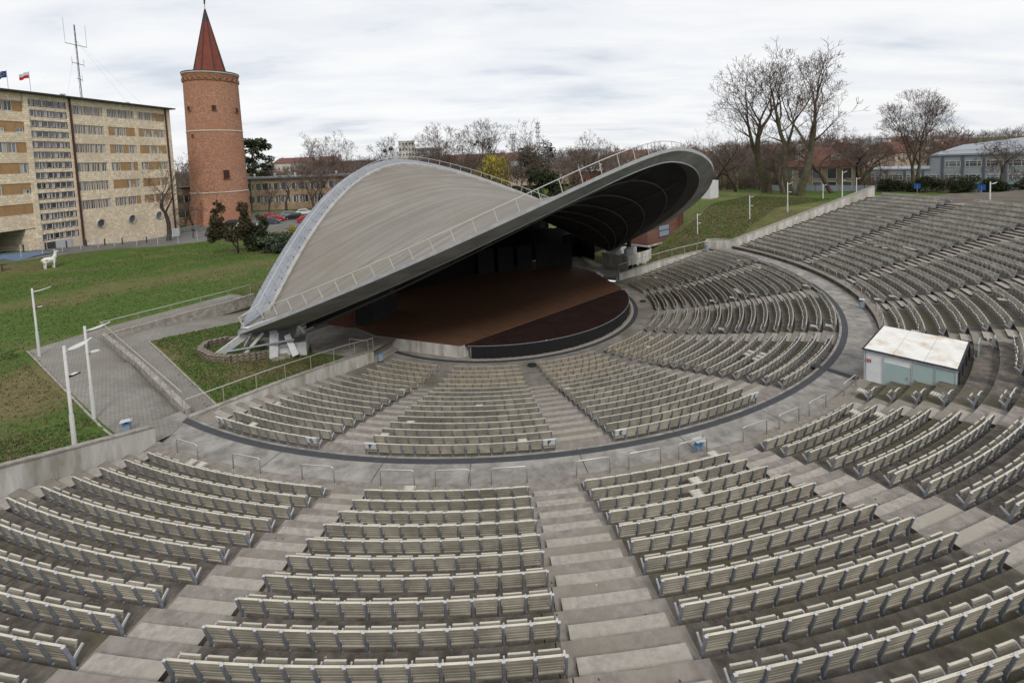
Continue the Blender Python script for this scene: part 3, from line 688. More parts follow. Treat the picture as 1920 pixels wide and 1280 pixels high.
# hairpin rails along the first upper step
hp = [((337.7, 848.5), (375.8, 861)), ((441.9, 877.7), (492.5, 887.5)), ((568, 901), (629, 906)), ((714.6, 912.7), (778, 914)), ((817.7, 913.5), (882.8, 912.4)), ((922, 909), (988.8, 905.6)), ((1081, 896), (1143.6, 888)), ((1178.8, 881.7), (1238.6, 871.3)), ((1270.7, 862), (1324.6, 850.5)), ((1391, 829.6), (1435, 814.6)), ((1457, 805), (1495, 790)), ((1512, 780), (1544.6, 764)), ((1579, 743), (1599, 725))]
def unp(x, y, z):
    r = FW+R2*((x-CXP)/CF)-U2*((y-CYP)/CF); return CPOS+r*((z-CPOS.z)/r.z)
rels = []
for a, b in hp:
    q = [math.degrees(math.atan2(*reversed(ST(*unp(p[0], p[1], .34).xy)))) for p in (a, b)]; rels.append((q[0], q[1]))
full = [(a, b, 'n') for a, b in rels]+[(-b, -a, 'f') for a, b in reversed(rels)]
first = None
def railname(i, kind):
    if kind == 'n': return '%s hairpin steel rail from the left beside the near walkway' % ORD[i]
    return '%s hairpin steel rail from the far right wall along the walkway' % ORD[i]
for i, (a, b, kd) in enumerate(full):
    R = 30.02; p0, p1 = pol(R, a, .342), pol(R, b, .342); w_ = (p1-p0).length; mid = (p0+p1)/2
    idx = i if kd == 'n' else len(full)-1-i
    root = thing('crowd_rail', railname(idx, kd), 'handrail', mid, math.atan2(p1.y-p0.y, p1.x-p0.x), 'hairpin rails along the ring walkway')
    h = .66; c = .09; pt = [(-w_/2, 0, 0), (-w_/2, 0, h-c), (-w_/2+c*.3, 0, h-c*.3), (-w_/2+c, 0, h), (w_/2-c, 0, h), (w_/2-c*.3, 0, h-c*.3), (w_/2, 0, h-c), (w_/2, 0, 0)]
    MB().tube(pt, .024, 8).obj('hoop', M_inox, root, smooth=True)
    for s_ in (-1, 1): MB().lathe([(0, .012), (.055, .012), (.055, 0)], 10).obj('foot_plate', M_inox, root, loc=(s_*w_/2, 0, 0))

# ------------------------------------------------------------------ litter bins
def bin_(loc, rz, label, lid=True, h=.6, blue=True):
    root = thing('litter_bin', label, 'bin', loc, rz, 'grey litter bins with blue bags')
    MB().box((0, 0, h*.42), (.3, .26, h*.62)).box((0, 0, h*.1), (.1, .1, h*.2)).obj('bin_body', mat('bin_grey', (.24, .29, .34), .5), root)
    if blue: MB().lathe([(.12, h*.74), (.155, h*.76), (.15, h*.82), (.11, h*.84)], 10).obj('bag', mat('bag_blue', (.03, .19, .40), .6), root, smooth=True)
    MB().tube([(.2, 0, 0), (.2, 0, h*1.35 if lid else h*.9)], .022, 6).obj('post', M_steel, root)
    if lid: MB().box((.02, 0, h*1.06), (.44, .34, .02), Z=(.1, 0, 1)).obj('rain_lid', M_steelL, root)
    return root
bin_((-17.3, -24.45, 0), .5, 'grey bin with blue bag under a flat lid at the end of the left path')
q = pol(29.55, -24.2, 0); bin_(q, rad(15), 'grey bin with blue bag and white lid behind a rail on the near walkway')
bin_(pol(29.55, 24.2, 0), rad(60), 'closed grey bin at the far edge of the ring walkway', True, .62, False)
q = P(4.0, -14.55, -2.42); bin_(q, rad(30), 'small grey bin with blue bag on the low wall by the left steps', False, .8)
q = P(3.6, 14.4, -2.5); bin_(q, rad(80), 'small bin with blue bag at the right foot of the low wall', False, .8)
q = P(8.6, 25.5, -.15); bin_(q, rad(100), 'blue and white bin at the top of the right handrail', False, .8)

# ------------------------------------------------------------------ stage
M_stage = mat('stage_wood', (.155, .08, .047), .6, var=(.085, .045, .028), scale=2.2, stretch=(.5, 9, 1), detail=8, bump=.08, bscale=12, var2=(.17, .082, .042), scale2=.6)
M_apron = mat('apron_deck', (.034, .018, .015), .5, var=(.022, .012, .011), scale=1.5, detail=8)
stg = thing('concert_stage', 'wide concert stage with brown timber floor and rounded dark front', 'stage', P(0, 0, 0), AX-PI/2)
# local: x = s, y = t
ZS = -1.6
plat = [(7.6, -9.95), (7.6, 9.95), (1.0, 13.5), (-4, 14.3), (-11, 12), (-11, -12), (-4, -14.0), (.9, -13.4)]
MB().prism(plat, -2.7, ZS-.05).obj('platform', M_wallc, stg)
MB().prism([(x-.01 if x > 5 else x, y) for x, y in plat], ZS-.048, ZS).obj('timber_floor', M_stage, stg)
ap = MB(); N_ = 40; a0 = math.degrees(math.asin(9.6/12.5))
arc = [(12.5*cos(rad(a0*(2*i/N_-1))), 12.5*sin(rad(a0*(2*i/N_-1)))) for i in range(N_+1)]
for j in range(4):                                      # deck panels, joints left open
    x0, x1 = 7.64+1.235*j, 7.64+1.235*(j+1)-.02
    if j == 3: x1 = 12.5
    for i in range(-4, 4):
        y0, y1 = 2.4*i+.01, 2.4*(i+1)-.01; pl = []
        def cl(y): return math.sqrt(max(0, 12.5**2-y*y))
        ys = [y0+(y1-y0)*q/6 for q in range(7)]; ok = [y for y in ys if cl(y) > x0+.02]
        if len(ok) < 2: continue
        pl = [(x0, ok[0])]+[(min(x1, cl(y)), y) for y in ok]+[(x0, ok[-1])]
        MB().prism(pl, ZS-.06, ZS-.012).obj('deck_panel', M_apron, stg)
sk = MB(); rows = [[], []]
for i in range(241):
    a = rad(-a0*.985+2*a0*.985*i/240); r = 12.56+.03*sin(i*1.1)+.02*sin(i*.37); rows[0].append((r*cos(a), r*sin(a), -2.5)); rows[1].append(((12.52)*cos(a), 12.52*sin(a), ZS-.02))
sk.grid(rows); sk.obj('front_curtain', mat('curtain_black', (.012, .012, .013), .9), stg, smooth=True)
ed = MB(); ed.tube([(12.53*cos(rad(a0*(2*i/N_-1))), 12.53*sin(rad(a0*(2*i/N_-1))), ZS-.01) for i in range(N_+1)], .025, 5); ed.obj('edge_strip', M_steel, stg)
for y in (-9.5, -9.0, -8.4): MB().tube([(8.2+(9.5+y)*.8, y, -2.55), (8.2+(9.5+y)*.8, y, ZS-.1)], .04, 6).obj('stage_jack', M_steel, stg)
# backdrop
bd = thing('stage_backdrop', 'dark panels and black walls closing the back of the stage', 'backdrop', (0, 0, 0), AX-PI/2)
def panel(pl, z1, nm='backdrop_panel', m=None): 
    mb = MB()
    for (a, b) in zip(pl, pl[1:]):
        d = Vector((b[0]-a[0], b[1]-a[1], 0)).normalized(); n = Vector((-d.y, d.x, 0))*.08
        mb.hexa([Vector((*a, ZS))-n, Vector((*b, ZS))-n, Vector((*b, ZS))+n, Vector((*a, ZS))+n, Vector((*a, z1))-n, Vector((*b, z1))-n, Vector((*b, z1))+n, Vector((*a, z1))+n])
    mb.obj(nm, m or M_panel, bd)
panel([(-2.6, -13.5), (-2.3, -12.3), (-2.6, -10.8), (-3.6, -9.3)], 1.0)
panel([(-5.4, 10.4), (-4.8, 11.8), (-3.9, 13.3), (-3.0, 14.3)], 1.25); panel([(-6.6, 8.4), (-6.2, 9.4), (-5.9, 10.2)], 1.3); panel([(-7.6, 6.2), (-7.4, 7.4), (-7.1, 8.3)], 1.3); panel([(-8.4, 3.8), (-8.3, 5), (-8.1, 6)], 1.3)
panel([(-9, -14), (-9, 17)], 2.3, 'back_wall', M_dark); 
panel([(-9, 17), (-9, 27)], 2.2, 'side_wall', M_dark); panel([(-6.4, 16.5), (-6.4, 25.4)], 1.6, 'side_wall', M_dark); panel([(-8, 20), (-3, 18.6)], 1.6, 'side_wall', M_dark)  # black sheets stand in for the darkness of the void beside the stage
M_gl = mat('dark_glass', (.03, .035, .04), .08, spec=.8)
for i in range(9): MB().box((-8.85, 5+i*1.25, 3.1), (.05, 1.15, 1.3)).obj('glass_pane', M_gl, bd)
MB().box((-9.6, 10, 3.2), (.2, 14, 2.6)).obj('void_wall', M_dark, bd); MB().box((-8.85, 10, 3.85), (.1, 11.5, .12)).box((-8.85, 10, 2.38), (.1, 11.5, .12)).obj('glazing_frame', M_dark, bd)
MB().box((-9.3, 0, 3.6), (.4, 21, 2.8)).obj('upper_wall', M_dark, bd)
# reddish timber post and brick wall beside the stage
M_brick = tile_mat('brick_dark', (.16, .055, .03), (.11, .038, .022), (.07, .05, .04), .25, .085, 'wall', .012)
bw = thing('brick_wall', 'dark brick wall beside the left stage wing', 'wall', P(-3.85, -14.45, ZS), AX-PI/2+math.atan2(1.2, 2.6)); MB().box((0, 0, 1.25), (3.1, .3, 2.6)).obj('wall_body', M_brick, bw)
# steps left of the stage: five concrete treads down to the seat floor
st1 = thing('concrete_steps', 'broad pale concrete steps beside the left front of the stage', 'steps', P(0, 0, 0), AX-PI/2)
for i in range(6):
    f, f2 = i/6, 1.0; z = -1.67-.147*i; A1_, B1_, C1_, D1_ = Vector((1.97, -15.86)), Vector((.5, -13.3)), Vector((3.77, -14.85)), Vector((2.72, -12.3))
    MB().prism([A1_.lerp(C1_, f), A1_.lerp(C1_, (i+1)/6), B1_.lerp(D1_, (i+1)/6), B1_.lerp(D1_, f)], -2.6, z).obj('step', M_block, st1)
st2 = thing('concrete_steps', 'low weathered concrete steps behind the left roof bearing', 'steps', P(0, 0, 0), AX-PI/2)
for i in range(5): MB().prism([(-4.05-.38*i, -17.5), (-4.95-.38*i, -15.0), (-4.95-.38*(i+1), -15.0), (-4.05-.38*(i+1), -17.5)] if i < 4 else [(-4.05-.38*i, -17.5), (-4.95-.38*i, -15.0), (-8.5, -15), (-8.5, -17.5)], -1.75, -1.5+.16*i).obj('step', M_block, st2)
st3 = thing('side_steps', 'small white steps at the right wing of the stage', 'steps', P(0, 0, 0), AX-PI/2)
for i in range(4): MB().box((.2-.0*i, 14.2+.33*i, -2.6+(.95-.2*i)/2), (1.5, .32, .95-.2*i)).obj('step', M_wallc, st3)
# curved landing wall and block under the left bearing
M_rubble = tile_mat('rubble_stone', (.22, .19, .15), (.14, .118, .09), (.085, .07, .052), .42, .2, 'wall', .03, bump=.8, var=.45)
pit = thing('stone_pit_wall', 'low curved rubble stone wall around the left roof bearing', 'wall')
arcp = [P(-2.2, -20.3), P(-4.4, -22.6), P(-3.9, -24.0), P(-2.4, -24.6), P(-.6, -24.2), P(.3, -23.2), P(.5, -21.8), P(.35, -20.6)]
for i, (a, b) in enumerate(zip(arcp, arcp[1:])):
    for j in range(4):
        for l in range(3):
            p, r_ = a.lerp(b, j/4), a.lerp(b, (j+1)/4); zb = H(p.x, p.y)-.15+l*.2; rr = rnd.uniform
            d = (r_-p).normalized(); nn = Vector((d.y, -d.x, 0))
            c = (p+r_)/2+nn*rr(-.04, .04)+Vector((0, 0, zb+.1)); MB().box((0, 0, 0), ((r_-p).length*rr(.9, 1.02), rr(.34, .44), .19), d+nn*rr(-.1, .1), nn).obj('stone', M_rubble, pit, loc=c)
blk = thing('abutment_block', 'white painted concrete abutment at the end of the stone wall', 'abutment', P(0, 0, 0), AX-PI/2)
MB().prism([(.36, -20.5), (.95, -18.66), (.78, -18.6), (.18, -20.45)], -1.9, -.56).obj('block', M_white, blk); MB().prism([(.95, -18.66), (-.9, -17.9), (-.95, -18.05), (.78, -18.75)], -1.9, -.6).obj('side_face', M_white, blk)
MB().prism([(.2, -20.5), (.78, -18.7), (-.9, -18.05), (-2.6, -19.0), (-2.6, -20.6)], -1.9, -.58).obj('earth_top', M_cope, blk)
MB().add([(-.7, -18.2, -.58), (-.5, -17.9, -1.4), (-2.0, -18.4, -.1), (-.9, -18.05, -.3)], [(0, 1, 2), (0, 2, 3), (3, 2, 1)]).obj('gusset_plate', M_white, blk)
# ------------------------------------------------------------------ saddle roof over the stage
RS0, RT_, RZL, RF, RZF, RQ, RP, RB, RZB, RQ2, RP2 = -.287, 22.622, .775, 19.511, 12.024, 2.481, 1.73, -19.709, 12.391, 1.762, 1.718
SAG = 4.3
def edge(tn, front, T=RT_, zl=RZL, F=RF, zF=RZF, q=RQ, p=RP, B=RB, zB=RZB, q2=RQ2, p2=RP2):
    a = min(1, abs(tn))
    if front: return RS0+(F-RS0)*(1-a**q), zl+(zF-zl)*(1-a**p)
    return RS0+(B-RS0)*(1-a**q2), zl+(zB-zl)*(1-a**p2)
def surf(u, v, dz=0, **k):                    # u -1..1 (sine spaced) across, v 0 back .. 1 front
    T = k.get('T', RT_); tn = sin(u*PI/2)
    sF, zF = edge(tn, True, **k); k2 = dict(k)
    sB, zB = edge(tn, False, **k2)
    s = sB+(sF-sB)*v; z = zB+(zF-zB)*v-SAG*(1-tn*tn)*4*v*(1-v)
    return (s, tn*T, z+dz)
roof = thing('stage_roof', 'large grey saddle-shaped concrete canopy with railed edge over the stage', 'roof', (0, 0, 0), AX-PI/2)
NU, NV = 72, 40
def vmar(u, w_, front):                       # share of the chord taken by a band of width w_
    tn = sin(u*PI/2); sF, _ = edge(tn, True); sB, _ = edge(tn, False); ch = max(.2, sF-sB)
    e2 = min(.999, abs(tn)+.01); d = (edge(e2, front)[0]-edge(e2-.01, front)[0])/(.01*RT_)
    return min(.42, w_*math.sqrt(1+d*d)/ch)
us = [-1+2*i/NU for i in range(NU+1)]
def m_shell():
    m = bpy.data.materials.new('shell_concrete'); m.use_nodes = True; t = m.node_tree; p = t.nodes['Principled BSDF']; p.inputs['Roughness'].default_value = .92; p.inputs['Specular IOR Level'].default_value = .15; L = t.links.new
    uv = t.nodes.new('ShaderNodeUVMap'); uv.uv_map = 'UVMap'
    def nz(scale, det, st, rough=.6):
        mm = t.nodes.new('ShaderNodeMapping'); mm.inputs['Scale'].default_value = st; L(uv.outputs[0], mm.inputs[0]); n = t.nodes.new('ShaderNodeTexNoise'); n.inputs['Scale'].default_value = scale; n.inputs['Detail'].default_value = det; n.inputs['Roughness'].default_value = rough; L(mm.outputs[0], n.inputs[0]); return n.outputs[0]
    def mr(x, a, b, c=0, d=1): r = t.nodes.new('ShaderNodeMapRange'); r.inputs[1].default_value = a; r.inputs[2].default_value = b; r.inputs[3].default_value = c; r.inputs[4].default_value = d; L(x, r.inputs[0]); return r.outputs[0]
    def mix(f, a, b):
        x = t.nodes.new('ShaderNodeMix'); x.data_type = 'RGBA'; L(f, x.inputs[0])
        for i, q in ((6, a), (7, b)):
            if isinstance(q, tuple): x.inputs[i].default_value = (*q, 1)
            else: L(q, x.inputs[i])
        return x.outputs[2]
    c = mix(mr(nz(.09, 5, (1, 1, 1)), .35, .65), (.235, .213, .19), (.305, .281, .255))
    c = mix(mr(nz(.9, 6, (.07, 1.6, 1)), .42, .68), c, (.19, .176, .152))          # streaks along the boards
    c = mix(mr(nz(2.5, 3, (.04, 2.2, 1)), .58, .72, 0, .75), c, (.135, .122, .10))
    c = mix(mr(nz(.16, 8, (1, 1, 1)), .52, .66, 0, .6), c, (.215, .195, .14)); c = mix(mr(nz(.35, 10, (.5, 1, 1), .75), .57, .66, 0, .5), c, (.16, .148, .125)); c = mix(mr(nz(5, 4, (1, 1, 1)), .35, .7, 0, .16), c, (.12, .11, .1))
    w_ = t.nodes.new('ShaderNodeTexWave'); w_.bands_direction = 'Y'; w_.inputs['Scale'].default_value = .55; w_.inputs['Distortion'].default_value = .25; L(uv.outputs[0], w_.inputs[0])
    c = mix(mr(w_.outputs[1], .93, 1, 0, .35), c, (.15, .14, .12))
    L(c, p.inputs['Base Color'])
    b = t.nodes.new('ShaderNodeBump'); b.inputs['Strength'].default_value = .4; b.inputs['Distance'].default_value = .03; L(w_.outputs[1], b.inputs['Height']); L(b.outputs[0], p.inputs['Normal']); return m
M_shell = m_shell()
WB, WF, KB = 1.55, .75, .32
sh = MB(); rows = []; uvs = []
for u in us:
    vb, vf = vmar(u, WB+KB, False), 1-vmar(u, WF, True)
    if vf <= vb: vb = vf = .5
    row = [surf(u, vb+(vf-vb)*j/NV) for j in range(NV+1)]; rows.append(row)
sh.grid(rows); me = sh.mesh('shell', M_shell, True)
uvl = me.uv_layers.new(name='UVMap')
for poly in me.polygons:
    for li in poly.loop_indices:
        v = me.vertices[me.loops[li].vertex_index].co; uvl.data[li].uv = (v.y*.94+v.x*.0, v.x+.12*v.y)
link('shell', me, roof)
def m_metal(name, c1, c2, wdt):
    return tile_mat(name, c1, c2, tuple(x*.55 for x in c1), wdt, wdt*.8, 'floor', .02, rough=.45, bump=.2, var=.12)
M_sheet = m_metal('roof_sheet', (.26, .275, .30), (.225, .24, .265), 1.1); M_sheetL = mat('edge_sheet_light', (.47, .48, .50), .45, .2, var=(.38, .39, .41), scale=2.0)
M_fasc = mat('fascia_grey', (.31, .32, .305), .7, var=(.21, .22, .21), scale=.7, detail=8, stretch=(1, 1, 2.5), var2=(.36, .37, .35), scale2=.25); M_kerb = mat('roof_kerb', (.40, .39, .37), .8, var=(.30, .29, .265), scale=1.2)
def band(v0, v1, z0, z1, n=1):
    return [[surf(u, v0(u)+(v1(u)-v0(u))*j/n, z0+(z1-z0)*j/n) for u in us] for j in range(n+1)]
mb = MB(); mb.grid(band(lambda u: 0, lambda u: vmar(u, WB, False), .05, .05, 4)); mb.obj('rear_edge_sheet', M_sheet, roof, True)
mb = MB(); rr_ = [[surf(u, vmar(u, WB, False), .05) for u in us], [surf(u, vmar(u, WB, False), .26) for u in us], [surf(u, vmar(u, WB+KB, False), .26) for u in us], [surf(u, vmar(u, WB+KB, False), 0) for u in us]]; mb.grid(rr_); mb.obj('rear_kerb', M_kerb, roof)
mb = MB(); mb.grid([[surf(u, 1-vmar(u, WF, True), 0) for u in us], [surf(u, 1-vmar(u, WF, True), .16) for u in us], [surf(u, 1, .16) for u in us], [surf(u, 1, -.06) for u in us]]); mb.obj('front_edge_sheet', M_sheetL, roof)
lipk = dict(T=19.153, zl=.277, F=18.825, zF=11.235, q=2.521, p=1.834, B=RB+.8, zB=RZB-1.1)
fac = MB(); fac.grid([[surf(u, 1, -.06) for u in us], [tuple(Vector(surf(u, 1, -.06)).lerp(Vector(surf(u, 1, 0, **lipk)), .5)) for u in us], [surf(u, 1, 0, **lipk) for u in us]]); fac.obj('fascia', M_fasc, roof, True)
fac = MB(); fac.grid([[surf(u, 0, .05) for u in us], [surf(u, 0, -1.0, **lipk) for u in us]]); fac.obj('rear_fascia', M_sheet, roof, True)
lp = MB(); L2 = dict(lipk); L2['T'] = 18.6; L2['F'] = 18.3
lp.tube([surf(u, 1, 0, **lipk) for u in us], .05, 5); lp.obj('lip_trim', M_sheetL, roof)
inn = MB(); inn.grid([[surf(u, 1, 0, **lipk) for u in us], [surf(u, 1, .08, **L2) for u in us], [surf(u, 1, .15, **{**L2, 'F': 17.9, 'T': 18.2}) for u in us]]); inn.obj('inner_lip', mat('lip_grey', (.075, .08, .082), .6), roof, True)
sofk = {**L2, 'F': 17.9, 'T': 18.2, 'B': RB+1, 'zB': RZB-1}
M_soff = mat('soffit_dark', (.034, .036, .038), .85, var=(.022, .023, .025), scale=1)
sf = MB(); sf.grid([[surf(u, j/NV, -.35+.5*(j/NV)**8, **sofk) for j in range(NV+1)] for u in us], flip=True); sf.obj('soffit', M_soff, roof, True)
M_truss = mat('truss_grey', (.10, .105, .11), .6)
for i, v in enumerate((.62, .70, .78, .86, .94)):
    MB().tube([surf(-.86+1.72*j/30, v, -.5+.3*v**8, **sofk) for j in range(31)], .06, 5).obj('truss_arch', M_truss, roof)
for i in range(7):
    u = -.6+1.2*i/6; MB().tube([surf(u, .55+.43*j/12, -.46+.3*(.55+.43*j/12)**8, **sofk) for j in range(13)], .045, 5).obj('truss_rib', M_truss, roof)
# roof railings
M_rail = mat('rail_pale', (.52, .52, .50), .5, .1)
def roofrail(name, label, fn, u0, u1, posts, lean):
    root = thing(name, label, 'railing', (0, 0, 0), AX-PI/2); q = []; bases = []
    for i in range(posts):
        u = u0+(u1-u0)*i/(posts-1); b = Vector(fn(u)); h = .95; tp = b+Vector((lean*.25 if not callable(lean) else 0, 0, h)); bases.append(b); q.append(tp)
        MB().tube([b, tp], .033, 5).obj('post', M_rail, root); MB().box(b+Vector((0, 0, .05)), (.09, .09, .16)).obj('post_shoe', M_dark, root)
    MB().tube(q, .035, 6).obj('top_rail', M_rail, root)
def arcu(n, front, a, b):                      # even spacing along the edge
    pass
def even(fn, u0, u1, posts):
    s_ = [u0+(u1-u0)*i/400 for i in range(401)]; p = [Vector(fn(u)) for u in s_]; L = [0]
    for a, b in zip(p, p[1:]): L.append(L[-1]+(b-a).length)
    out = []; j = 0
    for i in range(posts):
        d = L[-1]*i/(posts-1)
        while j < 399 and L[j+1] < d: j += 1
        out.append(s_[j]+(s_[j+1]-s_[j])*((d-L[j])/max(1e-6, L[j+1]-L[j])))
    return out
def roofrail2(name, label, fn, u0, u1, posts, lean):
    root = thing(name, label, 'railing', (0, 0, 0), AX-PI/2); q = []
    for u in even(fn, u0, u1, posts):
        b = Vector(fn(u)); q1 = Vector(fn(u+.01))-b; vv_ = .7 if lean < 0 else .3; cc = Vector(surf(u, vv_+.02))-Vector(surf(u, vv_)); nn = q1.cross(cc).normalized(); nn = nn if nn.z > 0 else -nn
        nn = (nn+Vector((0, 0, .35))).normalized(); tp = b+nn*.92; q.append(tp)
        MB().tube([b, tp], .027, 5).obj('post', M_rail, root); MB().box(b+Vector((0, 0, .05)), (.06, .06, .1)).obj('post_shoe', M_dark, root)
    MB().tube(q, .029, 6).obj('top_rail', M_rail, root)
roofrail2('roof_railing', 'pale railing along the front edge of the saddle roof', lambda u: surf(u, 1-vmar(u, WF+.15, True), .1), -.88, .66, 44, -.12)
roofrail2('roof_railing', 'pale railing along the rear edge of the saddle roof', lambda u: surf(u, vmar(u, WB-.25, False), .05), -.88, .88, 46, .12)
mb = MB(); mb.add([surf(-.93, .98, .35), surf(-.86, .98, .1), surf(-.80, .75, .12), surf(-.92, .55, .2)], [(0, 1, 2, 3)]); mb.obj('tip_flashing', M_white, roof)
# bearings
brl = thing('roof_bearing', 'white steel struts and plates carrying the left tip of the roof', 'bearing', (0, 0, 0), AX-PI/2)
for a, b, w_ in (((-.3, -21.9, .75), (-1.8, -24.0, -1.0), .5), ((.2, -21.2, .6), (-.2, -22.9, -1.2), .16), ((.6, -20.6, .5), (.8, -20.8, -1.2), .55), ((-.6, -20.4, .5), (-.6, -20.2, -1.2), .5), ((1.0, -19.9, .3), (1.6, -19.6, -1.1), .4), ((-1.2, -21.3, .6), (-2.8, -21.9, -1.2), .2)):
    MB().bar(a, b, w_, .12, (1, 0, 0)).obj('strut', M_white, brl)
MB().tube([(-.5, -23.3, -.3), (1.6, -19.6, .05)], .07, 8).obj('cross_tube', M_steel, brl)
MB().box((.1, -21.4, -1.25), (2.6, 3.0, .3)).obj('base_slab', M_cope, brl)
box_ = thing('bearing_box', 'open concrete box holding the right foot of the saddle roof', 'foundation', (0, 0, 0), AX-PI/2)
bm_ = MB()
for (a, b) in (((1.45, 19.6), (1.45, 24.6)), ((-2.4, 19.6), (-2.4, 24.6)), ((-2.4, 19.6), (1.45, 19.6))):
    bm_.bar((*a, -1.65), (*b, -1.65), .25, 1.9)
bm_.add([(1.33, 24.6, -.7), (1.33, 24.6, -2.6), (1.6, 24.6, -2.6), (1.6, 24.6, -.7)], [(0, 1, 2, 3)]); bm_.obj('side_wall', M_wallc, box_)
MB().box((-.5, 22.1, -1.6), (3.7, 4.9, .1)).obj('box_floor', M_dark, box_)
brr = thing('roof_bearing', 'cluster of white bearing plates under the right tip of the roof', 'bearing', (0, 0, 0), AX-PI/2)
for i in range(7):
    y = 20.4+.33*i; MB().box((.6, y, -.55), (.5, .1, 1.0+.25*(i % 2)), Y=(0, 1, .2*(i-3)/3)).obj('bearing_plate', M_white, brr)
MB().tube([(-.3, 22.3, -1.6), (-.3, 22.5, .9)], .3, 8).obj('bearing_post', M_panel, brr)
tr_ = thing('black_bin', 'pair of black rubbish bags by the right concrete box', 'bags', P(2.1, 20.1, -2.55))
for i in range(3): MB().lathe([(0, 0), (.33, .05), (.4, .35), (.28, .62), (.08, .75)], 9, (.0+.6*i-.4, .3*(i % 2), 0)).obj('rubbish_bag', M_dark, tr_, True)

# ------------------------------------------------------------------ glass booth
kx = thing('control_booth', 'white box booth with glass fronts standing across the steps', 'booth', P(0, 0, 0), AX-PI/2)
S0_, S1_, T0_, T1_, ZK = 29.95, 33.3, -1.35, 2.75, 1.86
M_kw = mat('booth_white', (.84, .845, .85), .4, var=(.70, .72, .73), scale=1)
M_glass = mat('booth_glass', (.42, .52, .51), .08, spec=.6, var=(.38, .50, .50), scale=.9)
MB().box(((S0_+S1_)/2, (T0_+T1_)/2, ZK/2-.02), (S1_-S0_-.12, T1_-T0_-.12, ZK-.06)).obj('booth_body', M_kw, kx)
for s0, s1, nm in ((S0_, 31.75, 'wall_panel'), (31.78, S1_, 'wall_panel')): MB().box(((s0+s1)/2, T0_-.0, ZK/2+.0), (s1-s0, .05, ZK-.08)).obj(nm, M_kw, kx)
for s0, s1, z1 in ((30.72, 31.73, 1.22), (31.8, 32.55, 1.50), (32.58, S1_-.02, 1.60)): MB().box(((s0+s1)/2, T0_-.035, .25+z1/2), (s1-s0-.02, .02, z1)).obj('glass_panel', M_glass, kx)
M_ktop = mat('booth_roof', (.80, .79, .76), .6, var=(.70, .68, .64), scale=1.2, var2=(.56, .47, .34), scale2=.85, stretch=(1, .8, 1), detail=6)
MB().box(((S0_+S1_)/2, (T0_+T1_)/2, ZK+.03), (S1_-S0_+.16, T1_-T0_+.16, .05)).obj('roof_edge', M_panel, kx)
for i in range(3): MB().box((S0_+(S1_-S0_)*(i+.5)/3, (T0_+T1_)/2, ZK+.065), ((S1_-S0_)/3-.012, T1_-T0_+.04, .02)).obj('roof_sheet', M_ktop, kx)
MB().box((S1_+.03, (T0_+T1_)/2, 1.25), (.03, T1_-T0_-.1, 1.3)).obj('rear_glass', mat('glass_dark_blue', (.06, .085, .10), .06, spec=.8), kx)
for t_ in (T0_+.1, 0, 1.3, T1_-.05): MB().box((S1_+.06, t_, 1.3), (.04, .05, 1.25)).obj('rear_mullion', M_panel, kx)
MB().box((30.06, T0_-.036, 1.38), (.0, .0, .0)).obj('sign_fix', M_kw, kx) if 0 else None
sg_ = MB().box((30.11, T0_-.04, 1.36), (.24, .012, .15)).obj('exit_sign', mat('sign_red', (.42, .02, .02), .5), kx)
letter_mb('E', .09, .02, 0).obj('symbol', M_white, sg_, loc=(30.05, T0_-.05, 1.36)); MB().box((30.16, T0_-.048, 1.34), (.03, .006, .07)).box((30.13, T0_-.048, 1.38), (.03, .006, .03)).obj('symbol', M_white, sg_)
for s0 in (30.72, 31.765, 32.565, 33.26): MB().box((s0, T0_-.05, .95), (.03, .03, 1.55)).obj('frame_post', M_steelL, kx)
MB().box(((S0_+S1_)/2, T0_-.06, ZK-.03), (S1_-S0_+.1, .07, .06)).obj('gutter', M_steel, kx); MB().tube([(S0_+.06, T0_-.07, ZK-.05), (S0_+.06, T0_-.07, .05)], .02, 6).obj('rain_pipe', M_steel, kx); MB().box(((S0_+S1_)/2, T0_-.035, .13), (S1_-S0_-.06, .03, .2)).obj('plinth', M_riser, kx)
for s0 in (31.62, 31.9): MB().box((s0, T0_-.06, .95), (.03, .03, .14)).obj('door_handle', M_inox, kx)
gs = thing('glass_screen', 'low glass screen with steel clamps behind the booth roof', 'screen', P(33.5, 2.2, 1.5), AX-PI/2)
for i in range(2): MB().box((.2, .55*i, .35), (.02, .5, .7)).obj('pane', M_glass, gs)

